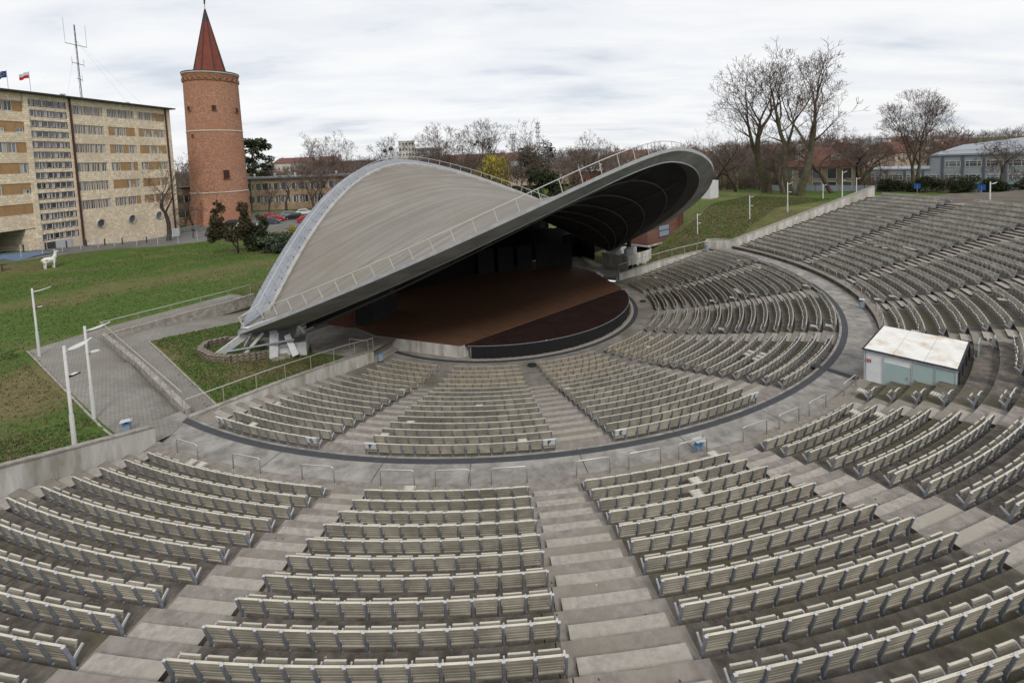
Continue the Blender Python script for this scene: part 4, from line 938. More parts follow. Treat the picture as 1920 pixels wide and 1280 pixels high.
# ------------------------------------------------------------------ lamp posts
M_lampw = mat('lamp_white', (.58, .58, .57), .5, var=(.5, .5, .49), scale=3)
def lamp(loc, h, label, arm=0, flood=True, big=True, steps=.36, head=None):
    root = thing('street_lamp', label, 'lamp post', loc, 0, 'white lamp posts')
    r = .062 if big else .06
    MB().lathe([(r*1.35, 0), (r*1.3, h*steps), (r*.95, h*steps+.06), (r*.85, h), (0, h)], 12).obj('pole', M_lampw, root, True)
    if arm is not None:
        d = Vector((cos(arm), sin(arm), 0)); n = 9; mb = MB(); L = .85 if big else .45
        up_ = [[], []]
        for i in range(n+1):
            f = i/n; c = d*(.1+L*f)+Vector((0, 0, h-.22+.06*f+.13*f*f)); w_ = .06+.15*sin(PI*min(1, f*1.05+.08))
            sd_ = Vector((-d.y, d.x, 0))*w_; up_[0].append(c-sd_); up_[1].append(c+sd_)
        mid = [(a+b)/2+Vector((0, 0, -.06)) for a, b in zip(*up_)]; mb.grid([up_[0], mid, up_[1]]); mb.grid([up_[0], [(a+b)/2+Vector((0, 0, .03)) for a, b in zip(*up_)], up_[1]], flip=True); mb.obj('lamp_head', M_lampw, root, True)
        MB().tube([(0, 0, h-.25), tuple(d*.16+Vector((0, 0, h-.24)))], .035, 6).obj('bracket', M_lampw, root)
    if flood:
        d = Vector((cos((arm or 0)+.3), sin((arm or 0)+.3), 0)); z = h*.71
        MB().box(d*.28+Vector((0, 0, z)), (.34, .26, .05), d, (-d.y, d.x, 0), Vector((d.x*-.25, d.y*-.25, 1)).normalized()).obj('floodlight', M_dark if flood == 1 else M_lampw, root); MB().tube([(0, 0, z-.05), tuple(d*.2+Vector((0, 0, z-.03)))], .02, 5).obj('bracket', M_dark, root)
        MB().box(d*.28+Vector((0, 0, z-.0+.03)), (.26, .2, .012), d, (-d.y, d.x, 0), Vector((d.x*-.25, d.y*-.25, 1)).normalized()).obj('lens', M_white, root)
    return root
zz = lambda x, y: H(x, y)
lamp((-30.8, -14.0, zz(-30.8, -14)), 4.6, 'white lamp post alone on the lawn, farthest left of the three', rad(25), 1)
lamp((-20.0, -22.9, 0), 4.65, 'white lamp post by the paved path behind the nearest one', rad(40), 2)
lamp((-17.5, -26.8, zz(-17.5, -26.8)), 4.5, 'nearest white lamp post, by the left concrete wall', rad(70), 1)
for (x, y, z, h, lab) in ((34.1, 15.7, 1.0, 4.7, 'white lamp post on the bank just above the right wall corner'), (38.1, 13.8, 3.0, 4.4, 'tall white lamp post behind the middle of the right wall'), (48.0, 17.2, 4.3, 4.6, 'white lamp post behind the upper end of the right wall'), (27.3, 16.5, -1.0, 4.5, 'white lamp post on the grass beside the raised brick building'),
                          (57, 26, 4.0, 3.0, 'small lamp post among cars beyond the right wall end'), (50.5, 24.5, 3.9, 2.3, 'short white lamp with a flat head under the sloping trees'), (51.95, 1.35, 5.4, 1.9, 'white lamp post behind the last row at the right edge')):
    lamp((x, y, min(z, zz(x, y)) if x < 45 else zz(x, y)), h, lab, rad(-20), 2 if h > 4 else False, False)

# ------------------------------------------------------------------ tower
TX, TY = -62.6, 64.4
M_tb = tile_mat('tower_brick', (.46, .20, .125), (.26, .102, .064), (.40, .29, .21), .42, .19, 5.4, .03, var=.38, bump=.6, big=(.38, .185, .11), nsc=3.2)
M_tb.node_tree.nodes['Principled BSDF'].inputs['Roughness'].default_value = .95
M_stonew = mat('band_white', (.60, .56, .50), .8, var=(.5, .46, .4), scale=2)
tw = thing('brick_tower', 'tall round leaning brick tower with a red spire', 'tower', (TX, TY, 0))
RTW = [(5.95, -1), (5.8, 2), (5.66, 7.1), (5.6, 9.5), (5.52, 14), (5.47, 18), (5.36, 26), (5.3, 31.3)]
MB().lathe(RTW, 48).obj('shaft', M_tb, tw, True)
MB().lathe([(5.3, 31.3), (5.4, 31.35), (5.42, 33.0), (5.48, 33.1)], 48).obj('parapet', M_tb, tw, True)
for z, r in ((7.1, 5.66), (20.6, 5.43)): MB().lathe([(r, -.12), (r+.09, -.12), (r+.09, .12), (r, .12)], 48, (0, 0, z)).obj('stone_band', M_stonew, tw, True)
MB().lathe([(5.3, 33.0), (5.56, 33.0), (5.56, 33.32), (5.3, 33.32)], 48).obj('cornice', M_stonew, tw, True)
MB().lathe([(5.62, 33.32), (5.62, 33.5), (0, 33.75)], 48).obj('parapet_cap', mat('dark_tile', (.06, .045, .04), .7), tw, True)
for i in range(26):                                 # blind arcade below the cornice
    a = 2*PI*i/26; c = Vector((cos(a), sin(a), 0)); tdir = Vector((-sin(a), cos(a), 0)); mb = MB()
    mb.tube([c*5.42+tdir*(.52*cos(PI*j/8))+Vector((0, 0, 31.5+.62*sin(PI*j/8))) for j in range(9)], .11, 4); mb.obj('blind_arch', M_tb, tw)
def tw_az(px_): 
    r = FW+R2*((px_-CXP)/CF); return r
def twin(ang, z, w_, h, arch=False, small=False):
    a = math.atan2(CPOS.y-TY, CPOS.x-TX)+ang; c = Vector((cos(a), sin(a), 0)); td = Vector((-sin(a), cos(a), 0)); r = 5.42 if z > 15 else 5.62
    MB().box(c*(r+.0)+Vector((0, 0, z)), (.42, w_+.25, h+.25), c, td).obj('window_surround', M_tb, tw)
    f = MB(); f.box(c*(r+.21)+Vector((0, 0, z)), (.12, w_, h), c, td)
    if arch: f.prism([( (c*(r+.27)+td*(w_/2*cos(PI*j/8))).x, (c*(r+.27)+td*(w_/2*cos(PI*j/8))).y) for j in range(9)], z, z+h/2+.3) if 0 else None
    f.obj('window_opening', mat('tower_opening', (.05, .022, .018), .8), tw)
twin(.02, 25.5, .75, .95); twin(-.92, 25.4, .7, .9); twin(.92, 25.2, .7, .9); twin(-.85, 19.6, .4, .6); twin(.25, 11.0, 1.15, 1.9, True)
sp_ = MB(); n8 = 8; M_spire = tile_mat('spire_tile', (.235, .07, .048), (.19, .056, .042), (.13, .04, .03), .35, .25, 3., .02, var=.2)
ZB_, ZT_, RB_ = 33.6, 46.6, 3.25
for i in range(n8):
    a, b = 2*PI*i/n8, 2*PI*(i+1)/n8; MB().add([(RB_*cos(a), RB_*sin(a), ZB_), (RB_*cos(b), RB_*sin(b), ZB_), (.12*cos(b), .12*sin(b), ZT_+1), (.12*cos(a), .12*sin(a), ZT_+1)], [(0, 1, 2, 3)]).obj('spire_face', M_spire, tw)
    MB().tube([((RB_+.03)*cos(a), (RB_+.03)*sin(a), ZB_), (.12*cos(a), .12*sin(a), ZT_+1.05)], [.14, .07], 5).obj('spire_rib', mat('rib_dark', (.05, .04, .04), .6), tw)
MB().lathe([(.72, 45.0), (.1, 47.9), (0, 47.95)], 8).obj('spire_cap', MATS['rib_dark'], tw)
MB().tube([(0, 0, 47.7), (0, 0, 48.8)], .06, 6).box((0, 0, 49.3), (.16, .3, .9)).box((.0, .1, 49.6), (.14, .5, .22), Y=(0, 1, .5)).lathe([(.0, 0), (.15, .1), (.12, .25), (0, .32)], 7, (0, 0, 49.7)).obj('finial_eagle', M_dark, tw)
bt = MB(); c0 = Vector((-math.cos(.2), -.95, 0)).normalized()
for ang, w_ in ((-2.05, 1.6), (-1.35, 1.6)):
    c = Vector((cos(ang), sin(ang), 0)); td = Vector((-sin(ang), cos(ang), 0)); q = []
    for z, r0, r1 in ((-1, 5.0, 7.3), (6.0, 5.0, 5.6)):
        q += [c*r0-td*w_+Vector((0, 0, z)), c*r1-td*w_+Vector((0, 0, z)), c*r1+td*w_+Vector((0, 0, z)), c*r0+td*w_+Vector((0, 0, z))]
    MB().hexa(q).obj('buttress', M_tb, tw)

# ------------------------------------------------------------------ office block on the left
M_lime = tile_mat('limestone_cladding', (.86, .74, .57), (.68, .565, .42), (.44, .35, .25), .50, .33, 'wall', .02, var=.28, bump=.35, big=(.56, .46, .34), nsc=2.2)
M_shut = mat('ochre_panel', (.40, .25, .12), .7, var=(.34, .205, .10), scale=.7); M_fr = mat('frame_white', (.60, .58, .56), .5); M_frr = mat('frame_maroon', (.11, .03, .035), .5)
M_pane = mat('window_pane', (.10, .115, .13), .1, spec=.7, rnd_v=.75); M_cur = mat('curtain_pale', (.46, .45, .42), .8)
M_rust = mat('pilaster_brown', (.075, .032, .026), .6)
ang = math.atan2(.9834, .1815)
ob = thing('office_block', 'long limestone clad office block with rows of windows and ochre shutters', 'office building', (-66.722, 19.356, 0), ang)
# local x = along the front (u), y = away from the camera is +y? front faces -y
TOPZ = 23.85; U0, U1 = -8, 29.0
STZ = [(22.2-1.5*i) for i in range(14)]            # stair window sills (tops = +.95)
def wallpiece(x0, x1, z0, z1, y0=0, y1=.5, m=None, nm='wall'):
    if x1-x0 > .01 and z1-z0 > .01: MB().box(((x0+x1)/2, (y0+y1)/2, (z0+z1)/2), (x1-x0, y1-y0, z1-z0)).obj(nm, m or M_lime, ob)
def window(x0, x1, z0, z1, fr, split=True, kind=None, parent=None):
    w_, h = x1-x0, z1-z0; f = MB(); t = .07
    f.box((w_/2, .12, t/2), (w_, .08, t)).box((w_/2, .12, h-t/2), (w_, .08, t)).box((t/2, .12, h/2), (t, .079, h-2*t)).box((w_-t/2, .12, h/2), (t, .079, h-2*t))
    if split: f.box((w_*.5, .12, h/2), (.05, .078, h-2*t))
    o = f.obj('window', fr, ob if parent is None else parent, loc=(x0, 0, z0))
    MB().box((w_/2, .16, h/2), (w_-2*t+.01, .01, h-2*t+.01)).obj('pane', M_pane, o)
    if rnd.random() < .5: MB().box((w_*(.28 if rnd.random() < .5 else .7), .150, h*.52), (w_*.34, .006, h*.9)).obj('curtain', M_cur, o)
    return o
rowsz = [21.4-2.97*k_ for k_ in range(6)]
def section(x0, x1, n, rows_, sill, shut=None):
    for r_, z in enumerate(rows_):
        cw = (x1-x0)/n
        for i in range(n):
            xa = x0+cw*i
            sh_ = shut and shut(r_, i)
            if sh_ == 1: MB().box((xa+cw/2, .1, z+.74), (cw-.03, .06, 1.46)).obj('shutter', M_shut, ob)
            elif sh_ == 2:
                MB().box((xa+cw/2, .1, z+1.05), (cw-.03, .06, .84)).obj('shutter', M_shut, ob); window(xa+.12, xa+cw-.12, z+.02, z+.6, M_fr)
            else:
                window(xa+.07, xa+cw-.07, z+.02, z+1.46, M_fr); 
            MB().box((xa, .07, z+.74), (.10, .1, 1.46)).obj('mullion', M_shut, ob)
rn = random.Random(11)
sh1 = {}
def sh_a(p1, p2):
    def f(r_, i):
        k_ = (p1, r_, i)
        if k_ not in sh1: q = rn.random(); sh1[k_] = 1 if q < p1 else (2 if q < p1+p2 else 0)
        return sh1[k_]
    return f
section(11.15, 15.95, 6, rowsz, 0, None)
section(16.75, 21.5, 6, rowsz, 0, sh_a(.33, .12))
section(22.2, 27.6, 7, rowsz, 0, sh_a(.3, .18))
section(-7.6, 4.65, 11, [21.2-2.88*k_ for k_ in range(6)], 0, sh_a(.5, .14))
# wall: bands between rows and piers between sections
def bands(x0, x1, zs, h=1.48):
    zt = TOPZ
    for z in zs: wallpiece(x0, x1, z+h, zt); zt = z
    return zt
zb = bands(11.0, 27.7, rowsz); zb2 = bands(-8, 4.7, [21.2-2.88*k_ for k_ in range(6)])
wallpiece(15.97, 16.72, rowsz[-1], rowsz[0]+1.48, .01); wallpiece(21.52, 22.17, rowsz[-1], rowsz[0]+1.48, .01)
wallpiece(27.7, 29.0, -1, TOPZ, .003)
wallpiece(4.7, 5.35, -1, TOPZ, -.12); wallpiece(10.45, 10.98, -1, TOPZ, -.003)
# ground storey with round windows
wallpiece(11.0, 27.7, -1, zb)
for u_ in (13.9, 19.3, 24.6):
    rg = MB().lathe([(.72, -.16), (.72, .02), (.60, .02), (.56, -.1), (.56, -.16)], 20); rg.v = [(v[0], v[2], v[1]) for v in rg.v]; o = rg.obj('round_window', M_fr, ob, loc=(u_, 0, 4.1))
    ds_ = MB(); ds_.add([(.6*cos(2*PI*i/20), 0, .6*sin(2*PI*i/20)) for i in range(20)], [tuple(range(20))]); ds_.obj('pane', M_pane, o, loc=(0, -.03, 0))
# stair tower
for i, z in enumerate(STZ):
    for j in range(6): window(5.42+.835*j, 5.42+.835*j+.74, z+.05, z+.93, M_fr, False); MB().box((5.42+.835*j+.785, .06, z+.45), (.07, .1, .94)).obj('mullion', M_frr, ob)
zt = TOPZ
for z in STZ: wallpiece(5.35, 10.45, z+.95, zt, 0, .5); zt = z-.04
wallpiece(5.35, 10.45, -1, zt)
# passage on the left
wallpiece(-8, 4.7, 4.75, zb2); wallpiece(3.4, 4.7, -1, 4.75, .0, 9); wallpiece(-8, 4.7, 4.6, 4.75, .0, 9, M_dark); wallpiece(-8, 4.7, -1, 4.7, 9, 9.5)
MB().box((10.5, 6.5, TOPZ/2-.5), (37, 11.9, TOPZ-1)).obj('core', mat('core_dark', (.05, .045, .04), .9), ob) if 0 else MB().box((16.9, 6.5, TOPZ/2-.5), (24.0, 12.2, TOPZ-1)).box((-1.7, 6.8, 14), (13, 11.6, 18)).obj('core', mat('core_dark', (.05, .045, .04), .9), ob)
for x in (10.99, 27.95): MB().box((x, -.09, TOPZ/2), (.26, .16, TOPZ)).obj('downpipe', M_rust, ob)
MB().box((10.5, 5.7, TOPZ+.12), (38.0, 13.2, .22)).obj('roof_slab', mat('roof_dark', (.05, .045, .042), .7), ob)
wallpiece(28.6, 29.0, -1, TOPZ, .5, 12)
MB().box((29.01, 6, 11), (.05, 11.5, 24)).obj('end_wall', M_lime, ob)
for x, y, s_ in ((11.8, 2, .7), (22.5, 2, .6), (12.0, 5, .6)): MB().lathe([(.22*s_, 0), (.22*s_, .7*s_), (.5*s_, .75*s_), (.5*s_, 1*s_), (0, 1.1*s_)], 10, (x, y, TOPZ+.2)).obj('roof_vent', M_steelL, ob)
MB().box((8.0, -.1, 1.7), (2.2, .15, 1.6)).obj('entrance_louvre', M_steelL, ob); MB().box((6.4, -.1, 1.6), (1.1, .1, 1.6)).obj('door', M_panel, ob)
# mast and flags on the roof
def obw(x, y, z): a = ang; return (-66.722+x*cos(a)-y*sin(a), 19.356+x*sin(a)+y*cos(a), z)
ms = thing('antenna_mast', 'slim lattice antenna mast with whip aerials on the office roof', 'antenna', obw(16.3, 4, TOPZ+.2)); MH = 12.6
for a in range(3): MB().tube([(.14*cos(a*2.09), .14*sin(a*2.09), 0), (.07*cos(a*2.09), .07*sin(a*2.09), MH)], .035, 4).obj('mast_leg', M_dark, ms)
br_ = MB()
for i in range(40):
    z = MH*i/40; a = i*2.09; r_ = .14-.07*i/40; br_.tube([(r_*cos(a), r_*sin(a), z), (r_*cos(a+2.09), r_*sin(a+2.09), z+MH/40)], .02, 3)
br_.obj('lattice', M_dark, ms)
dv = Vector((.55, .83, 0))
for z, L_ in ((MH*.74, 1.35), (MH*.50, .75), (MH*.3, .35)): MB().tube([tuple(dv*-L_+Vector((0, 0, z+.15))), tuple(dv*L_+Vector((0, 0, z-.15)))], .045, 4).obj('cross_arm', M_dark, ms)
for s_, z0, z1 in ((-1.35, MH*.75, MH+.9), (1.35, MH*.73, MH+.1), (-.75, MH*.48, MH*.58), (.75, MH*.46, MH*.56), (.35, MH*.27, MH*.36)): MB().tube([tuple(dv*s_+Vector((0, 0, z0))), tuple(dv*(s_*1.02)+Vector((0, 0, z1)))], .03, 4).obj('whip_aerial', M_steel, ms)
for i, (gx, gy) in enumerate(((-6, -1), (9, -1), (-3, 3), (6, 2))): MB().tube([(0, 0, MH*.8), tuple(dv*gx+Vector((0, gy*.5, 0)))], .012, 3).obj('guy_wire', M_steelL, ms)
def flag(u_, h, col, label, kind):
    f = thing('flag', label, 'flag', obw(u_, 1.5, TOPZ+.2)); MB().tube([(0, 0, 0), (0, 0, h)], .035, 6).obj('flagpole', M_steelL, f)
    def cloth(z0, z1, nm, m_):
        rows = []
        for j in range(5):
            q = j/4; rows.append([(-dv.x*1.0*i/8*(1)+.0, -dv.y*1.0*i/8+.12*sin(i*1.3), h-.06-(z0+(z1-z0)*q)-.55*(i/8)**1.2) for i in range(9)])
        MB().grid(rows).obj(nm, m_, f, True)
    if kind == 'pl': cloth(0, .42, 'white_half', M_white); cloth(.42, .85, 'red_half', mat('flag_red', (.50, .02, .03), .7))
    else:
        cloth(0, .9, 'blue_field', mat('flag_blue', (.02, .06, .22), .7)); mst = mat('flag_star', (.6, .48, .05), .6)
        st_ = MB()
        for i in range(12): a = i*PI/6; x_ = .5+.22*cos(a); z_ = h-.06-.45+.22*sin(a)-.55*x_**1.2; st_.box((-dv.x*x_+.05, -dv.y*x_-.05+.12*sin(x_*8*1.3), z_), (.05, .05, .05))
        st_.obj('star', mst, f)['kind'] = 'stuff'
flag(7.1, 3.3, None, 'white and red flag on a roof pole of the office block', 'pl'); flag(4.35, 3.0, None, 'dark blue flag with yellow stars at the left end of the roof', 'eu')

# low wing behind the tower
lb = thing('office_wing', 'low two storey tan wing running behind the brick tower', 'office building', (-80, 94.6, 0), math.atan2(-4.07, 27.6))
M_tan = tile_mat('tan_cladding', (.42, .31, .20), (.33, .24, .155), (.2, .145, .095), .6, .35, 'wall', .02, var=.2)
LL = 46
def lw(x0, x1, z0, z1, y0=0, y1=.4, m=None, nm='wall'): MB().box(((x0+x1)/2, (y0+y1)/2, (z0+z1)/2), (x1-x0, y1-y0, z1-z0)).obj(nm, m or M_tan, lb)
lw(0, LL, 7.7, 9.0); lw(0, LL, 4.1, 5.7); lw(0, LL, -1, 2.0)
x = .5; ki = 0
while x < LL-5:
    for z in (2.0, 5.7):
        for j in range(5):
            x0 = x+.95*j; f = MB(); f.box((.45, .12, .95), (.9, .08, .1)) if 0 else None
            f.box((.03, .1, 1.0), (.1, .1, 2.0)).box((.48, .1, .04), (.9, .1, .08)).box((.48, .1, 1.95), (.9, .1, .08)); o = f.obj('window', M_frr if j % 2 else M_fr, lb, loc=(x0, 0, z)); MB().box((.5, .2, 1.0), (.85, .02, 1.9)).obj('pane', M_pane, o)
            if rnd.random() < .5: MB().box((.25, .17, 1.0), (.28, .01, 1.8)).obj('curtain', M_cur, o)
        lw(x+4.8, x+5.45, z-.02, z+2.1, .01)
    x += 5.45
lw(9.6, 9.9, 0, 9, -.1, 0, M_rust, 'downpipe')
MB().box((LL/2, 5, 4.5), (LL, 9, 8.8)).obj('core', MATS['core_dark'], lb); MB().box((LL/2, 4.5, 9.3), (LL+1, 11, .5)).obj('roof_slab', mat('zinc_roof', (.20, .215, .24), .5, .2), lb)
for i in range(7): MB().lathe([(.2, 0), (.2, .6), (.35, .65), (.35, .9), (0, 1)], 8, (3+6.3*i, 3, 9.5)).obj('roof_vent', M_steelL, lb)
cn = thing('link_building', 'small two storey glazed link between the office block and the tower', 'office building', (-68.5, 68.5, 0), rad(60))
for z0, z1 in ((6.6, 8.2), (3.7, 4.9), (-1, 1.6)): MB().box((0, 0, (z0+z1)/2), (12, 4, z1-z0)).obj('wall', M_tan, cn)
for z in (1.6, 4.9):
    for j in range(12): MB().box((-5.6+j*1.0, -1.85, z+.85), (.1, .15, 1.7)).obj('window_frame', M_fr, cn)
MB().box((0, .2, 4), (11.6, 3.6, 8)).obj('core', M_pane, cn); MB().box((0, 0, 8.35), (12.6, 5, .3)).obj('roof_slab', MATS['roof_dark'], cn)

# ------------------------------------------------------------------ bare trees
M_bark = mat('bark', (.10, .08, .06), .95, var=(.06, .047, .036), scale=3, bump=.4, bscale=12); M_barkd = mat('bark_far', (.115, .088, .072), .95); M_twig = mat('twig', (.105, .075, .062), .95)
M_barkg = mat('bark_mossy', (.125, .115, .07), .95, var=(.075, .062, .042), scale=2, bump=.4, bscale=12)
LASTN = []
def bare(seed, h, spread=.5, r0=.35, fork=.3, levels=6, up=.35, nch=3, tr=.022, wob=.18, stems=1, crook=0., lean=0., dens=0, dlev=3):
    """returns (trunk builder, crown builder): limbs fork repeatedly, radii taper, twigs at the ends"""
    r = random.Random(seed); tm, cm = MB(), MB(); SG = []
    def seg(mb, pts_, rs, n): SG.append((mb, pts_, rs, n))
    def grow(p, d, L, rad_, lev):
        n = 3 if lev < 4 else 2; pts_ = [p]; rs = [rad_]; q = p.copy(); dd = d.copy(); re = max(tr*.5, rad_*.62)
        for i in range(n):
            dd = (dd+Vector((r.gauss(0, 1), r.gauss(0, 1), r.gauss(0, .6)))*(wob+crook*(lev > 0))+Vector((0, 0, up*.12))).normalized(); q = q+dd*(L/n); pts_.append(q.copy()); rs.append(rad_+(re-rad_)*(i+1)/n)
        seg(tm if lev <= 1 else cm, pts_, rs, 9 if lev == 0 else 7 if lev == 1 else 5 if lev < 3 else 4 if lev < 4 else 3)
        if lev >= levels: return
        k_ = nch+(dens if dlev <= lev else 0) if lev < levels-1 else nch+1
        if lev == 0: k_ = max(3, nch)
        a0 = r.uniform(0, 2*PI)
        for i in range(k_):
            a = a0+2*PI*i/k_+r.uniform(-.5, .5); th = r.uniform(.35, .75)*(spread*1.9 if lev < 3 else 1.15) if not (i == 0 and lev < 4) else r.uniform(.05, .25)
            u_ = dd.orthogonal().normalized(); v_ = dd.cross(u_); nd = (dd*cos(th)+(u_*cos(a)+v_*sin(a))*sin(th)); nd.z += up*.25; nd.normalize()
            grow(q, nd, L*r.uniform(.62, .88)*(1 if i == 0 else .92), re*(.92 if i == 0 else r.uniform(.55, .75)), lev+1)
        if lev >= 1:
            for i in range(2 if lev < 4 else 1):
                j = r.choice(range(1, len(pts_))); a = r.uniform(0, 2*PI); u_ = dd.orthogonal().normalized(); v_ = dd.cross(u_); th = r.uniform(.7, 1.2); nd = (dd*cos(th)+(u_*cos(a)+v_*sin(a))*sin(th)); nd.z += up*.3; nd.normalize()
                grow(pts_[j], nd, L*r.uniform(.35, .6), rs[j]*.4, max(lev+2, 3) if lev+2 <= levels else levels)
    for s_ in range(stems):
        a = 2*PI*s_/max(1, stems)+.4; d = Vector((cos(a)*.16*(stems > 1)+lean, sin(a)*.16*(stems > 1), 1)).normalized()
        grow(Vector((cos(a)*r0*.7*(stems > 1), sin(a)*r0*.7*(stems > 1), -.3)), d, h*fork, r0*(.8 if stems > 1 else 1), 0)
    f = h/max(p.z for q in SG for p in q[1])
    LASTN[:] = [q[1][-1]*f for q in SG if q[3] in (4, 5, 7)]
    for mb, pts_, rs, n in SG: mb.tube([p*f for p in pts_], rs, n, cap=False)
    return tm, cm
TREE = {}; NODES = {}
def tree(key, params, loc, label, rz=0, group='bare trees around the park', mats=None, sc_=1., cat='tree', name='bare_tree'):
    if key not in TREE:
        a, b = bare(**params); NODES[key] = list(LASTN); TREE[key] = (a.mesh('trunk', (mats or (M_bark, M_bark))[0], True), b.mesh('crown', (mats or (M_bark, M_twig))[1]))
    t_ = thing(name, label, cat, loc, rz, group); t_.scale = (sc_, sc_, sc_)
    link('trunk', TREE[key][0], t_); link('crown', TREE[key][1], t_); t_['tk'] = key; return t_
def mistle(root, n, seed, zlo, zhi, rr=1.6):
    r = random.Random(seed); me = bpy.data.meshes.get('mistletoe')
    if not me:
        mb = MB()
        for i in range(230):
            v = Vector((r.gauss(0, 1), r.gauss(0, 1), r.gauss(0, 1))).normalized()*r.uniform(.12, .5); t_ = Vector((r.gauss(0, 1), r.gauss(0, 1), r.gauss(0, 1))).normalized()*.11; s_ = v.cross(t_).normalized()*.07; mb.add([v-t_, v+s_, v+t_, v-s_], [(0, 1, 2, 3)])
        me = mb.mesh('mistletoe', mat('mistletoe_green', (.06, .085, .018), .8))
    nodes = [p for p in NODES[root['tk']] if zlo < p.z < zhi and math.hypot(p.x, p.y) < rr+2] or NODES[root['tk']]; del root['tk']
    for i in range(n):
        o = link('mistletoe', me, root, r.choice(nodes)); s_ = r.uniform(.5, 1.25); o.scale = (s_, s_, s_)
pl = lambda x, y, k_=1.: (x, y, zz(x, y)-.1)
big = dict(spread=.42, r0=.95, fork=.22, levels=7, up=.40, nch=2, tr=.05, wob=.14, dens=1, dlev=5)
tree('big1', dict(seed=5, h=25.5, **big), pl(50.3, 39.0), 'huge bare tree with upright limbs, left of the two giants on the bank', 0, mats=(M_barkg, M_twig))
tree('big2', dict(seed=14, h=27.5, **{**big, 'stems': 2, 'spread': .42, 'r0': .9}), pl(50.8, 31.6), 'tallest bare tree with two leaning trunks on the right bank', 1.2, mats=(M_barkg, M_twig))
tree('mid', dict(seed=8, h=15, spread=.55, r0=.4, fork=.24, levels=6, up=.3, nch=2, tr=.035, wob=.2), pl(52, 36.5), 'dark bare tree standing between the two giant trees', .5)
tree('low1', dict(seed=21, h=11.5, spread=.8, r0=.42, fork=.22, levels=6, up=.1, nch=3, tr=.035, wob=.25, crook=.1, lean=.4), pl(58.5, 32.5), 'low spreading bare tree leaning right beside the tan house', 2.1)
tree('mid', None, pl(47, 44), 'slender bare tree just behind the right tip of the roof', 2.4, sc_=.85); tree('mid', None, pl(44, 49), 'thin bare tree crowded left of the giant tree', 4.4, sc_=.95)
tree('vase', dict(seed=33, h=17.2, spread=.42, r0=.42, fork=.16, levels=7, up=.40, nch=2, tr=.03, wob=.08, stems=2, dens=1), pl(69.5, 29.0), 'vase shaped bare tree with fine straight branches before the grey building', .3, mats=(M_barkg, M_twig))
tree('low1', None, pl(76.5, 21.5), 'dark bare tree with drooping sprays in the hedge at the right', .4, sc_=.85); tree('mid', None, pl(84, 14.5), 'thin bare tree in front of the grey windows at the right edge', 1.1, sc_=.55)
tree('mid', None, pl(62, 44), 'bare tree behind the tan house roof', 3.0, sc_=.8); tree('low1', None, pl(67, 39), 'brownish bare tree right of the tan house', 3.6, sc_=.9); tree('low1', None, pl(72, 46), 'brownish spreading tree behind the wall top', 5.2, sc_=.95)
tree('pollard', dict(seed=46, h=15.5, spread=.62, r0=.42, fork=.33, levels=6, up=.3, nch=2, tr=.04, wob=.13, crook=.16), pl(-57.0, 37.8), 'old gnarled bare tree in front of the right end of the office block', 1.0)
tree('round', dict(seed=52, h=14.6, spread=.66, r0=.35, fork=.2, levels=7, up=.22, nch=2, tr=.036, wob=.17, dens=1, dlev=4), (-57.2, 105.9, 0), 'round crowned bare tree behind the left part of the low wing', 0, sc_=1.6)
tree('round', None, (-47.9, 106.5, 0), 'round crowned bare tree directly behind the rising edge of the roof', 2.2, sc_=1.6)
t_ = tree('round', None, (-38.0, 124, 0), 'bare tree with a green mistletoe clump left of the white tower block', 3.9, sc_=1.6); mistle(t_, 4, 3, 9.5, 11.5, 1.2)
t_ = tree('tallm', dict(seed=61, h=23, spread=.5, r0=.5, fork=.27, levels=7, up=.35, nch=2, tr=.06, wob=.16, dens=1, dlev=4), (-8.5, 83.9, 0), 'tall bare tree left of the pair behind the middle of the roof', 0); 
tree('tallm', None, (-14, 87, 0), 'lower spreading bare tree at the left of the roof dip', 4.0, sc_=.86)
t_ = tree('tall2', dict(seed=67, h=23.2, spread=.42, r0=.5, fork=.25, levels=7, up=.45, nch=2, tr=.06, wob=.14, dens=1, dlev=4), (-3.0, 79.5, 0), 'tall bare tree with dark mistletoe balls beside the yellow willow', 0); mistle(t_, 5, 5, 12, 19, 3)
tree('low1', None, (3.5, 60.5, 0), 'dark crooked bare tree in front of the conifers behind the roof dip', 2.6, sc_=1.45)
t_ = tree('tall3', dict(seed=71, h=22.4, spread=.5, r0=.45, fork=.3, levels=7, up=.35, nch=2, tr=.06, wob=.2, crook=.05), (18.3, 73.5, 0), 'crooked bare tree loaded with many mistletoe balls right of the lattice mast', 1.2); mistle(t_, 14, 8, 9.5, 18.5, 1.9)
tree('round', None, (26.0, 73.6, 0), 'bare tree with twiggy crown left of the front roof railing', 1.3, sc_=1.28); tree('round', None, (-26, 118, 0), 'bare tree right of the white tower block', 5, sc_=1.55)
tree('pollard', None, (-54.5, 79.5, 0), 'gnarled bare tree by the parked cars before the low wing', 3.3, sc_=.9, ); tree('low1', None, (-56.3, 74.0, 0), 'small bushy bare tree beside the red cars', 1.5, sc_=.75)
tree('low1', None, (-60.5, 50.5, 0), 'small bare tree at the foot of the brick tower', 4.5, sc_=.65)
